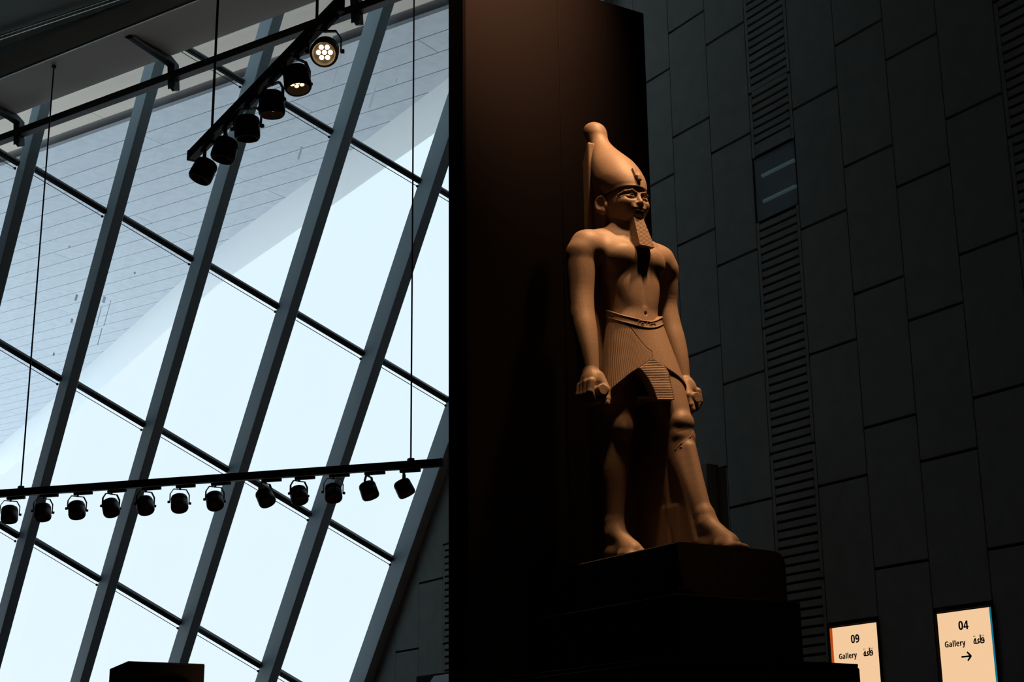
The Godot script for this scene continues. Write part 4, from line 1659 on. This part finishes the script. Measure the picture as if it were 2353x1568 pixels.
func build_signs() -> void:
	gallery_sign("09", "lit gallery sign numbered 09 with an orange stripe, half hidden by the plinth", -16.779, -15.824, Color(0.80, 0.33, 0.10), true, false, -16.277, -16.447, -16.045, 0.0)
	gallery_sign("04", "lit gallery sign numbered 04 with a blue stripe and an arrow, lower right corner", -14.73, -13.80, Color(0.05, 0.50, 0.62), false, true, -14.287, -14.457, -14.053, 0.0)
	# the opening in the louvre column, glazed; two added glowing bars imitate reflections
	var w := struct_root("window_2", "small interior window in the louvre column, with two added glowing bars for reflections behind the pane")
	var y0 := 10.463
	var y1 := 11.546
	var zc := COL_Z + COL_W * 0.5
	part("jamb", cbox(Vector3(0.12, y1 - y0, 0.02), 0.004), mats.frame_black, w, Vector3(WALL_X + 0.065, (y0 + y1) * 0.5, zc - COL_W * 0.5 + 0.012))
	part("jamb", cbox(Vector3(0.12, y1 - y0, 0.02), 0.004), mats.frame_black, w, Vector3(WALL_X + 0.065, (y0 + y1) * 0.5, zc + COL_W * 0.5 - 0.012))
	part("sill", cbox(Vector3(0.12, 0.035, COL_W), 0.004), mats.frame_black, w, Vector3(WALL_X + 0.065, y0 - 0.01, zc))
	part("lintel", cbox(Vector3(0.12, 0.03, COL_W), 0.004), mats.frame_black, w, Vector3(WALL_X + 0.065, y1 + 0.01, zc))
	part("pane", cbox(Vector3(0.012, y1 - y0, COL_W - 0.06), 0.001), mats.dark_glass, w, Vector3(WALL_X + 0.012, (y0 + y1) * 0.5, zc))
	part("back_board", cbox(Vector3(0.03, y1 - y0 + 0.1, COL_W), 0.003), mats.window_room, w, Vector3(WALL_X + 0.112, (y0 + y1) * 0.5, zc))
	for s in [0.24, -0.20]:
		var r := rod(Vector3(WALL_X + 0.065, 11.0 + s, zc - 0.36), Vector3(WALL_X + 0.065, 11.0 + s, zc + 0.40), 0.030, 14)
		part("reflection_streak", r[0], mats.reflection_streak, w, r[1], r[2])


func build_small() -> void:
	# loudspeaker at the lower edge of the picture
	var t := thing("loudspeaker", "dark loudspeaker cabinet with a round grille at the bottom edge, before the glass", "loudspeaker", Vector3(3.611, 0, -10.11))
	var h := 0.78
	var cab := prism(PackedVector2Array([Vector2(-0.2025, 0), Vector2(0.2025, 0), Vector2(0.2025, h), Vector2(0.16, h + 0.004), Vector2(-0.2025, h - 0.02)]), -0.25, 0.25, Vector3.BACK, Vector3.UP, Vector3.RIGHT)
	part("cabinet", cab, mats.speaker_grey, t, Vector3(0, 1.69, 0))
	part("baffle", cbox(Vector3(0.5, h - 0.01, 0.014), 0.004), mats.speaker_grey, t, Vector3(0, 1.69 + h * 0.5, 0.207))
	var ring := lathe(PackedVector2Array([Vector2(0.235, -0.004), Vector2(0.235, 0.012), Vector2(0.215, 0.014), Vector2(0.19, -0.0), Vector2(0.08, -0.004), Vector2(0.06, 0.008), Vector2(0.0, 0.014)]), 40)
	part("woofer", ring, mats.speaker_black, t, Vector3(0.015, 2.17, 0.214), Basis(Vector3.RIGHT, Vector3.BACK, Vector3.DOWN))
	part("side_plate", cbox(Vector3(0.012, 0.5, 0.27), 0.003), mats.speaker_rust, t, Vector3(-0.253, 2.15, -0.02))
	rod_part("pole", mats.steel_dark, t, Vector3(0, 0.03, 0), Vector3(0, 1.70, 0), 0.03, 14)
	part("foot", cbox(Vector3(0.5, 0.03, 0.5), 0.008), mats.steel_dark, t, Vector3(0, 0.015, 0))
	# screen niche far along the wall, beside the last mullion
	var n := thing("display_niche", "dark niche with a pale blue disc low on the far wall, beside the last mullion", "display", Vector3(WALL_X, 0, -28.2))
	part("frame", cbox(Vector3(0.09, 3.9, 1.62), 0.004), mats.frame_black, n, Vector3(-0.02, 2.09, 0.05))
	var disc := CylinderMesh.new()
	disc.top_radius = 0.9
	disc.bottom_radius = 0.9
	disc.height = 0.02
	disc.radial_segments = 48
	var poly := PackedVector2Array()
	for i in 40:
		var a := TAU * i / 40.0
		poly.append(Vector2(0.42 + 0.85 * cos(a), 3.25 + 0.85 * sin(a)))
	for c in Geometry2D.intersect_polygons(poly, PackedVector2Array([Vector2(-0.74, 0.3), Vector2(0.84, 0.3), Vector2(0.84, 4.0), Vector2(-0.74, 4.0)])):
		part("disc", prism(c, 0.0, 0.02, Vector3.BACK, Vector3.UP, Vector3.LEFT, Vector3(-0.066, 0, 0)), mats.pier, n)
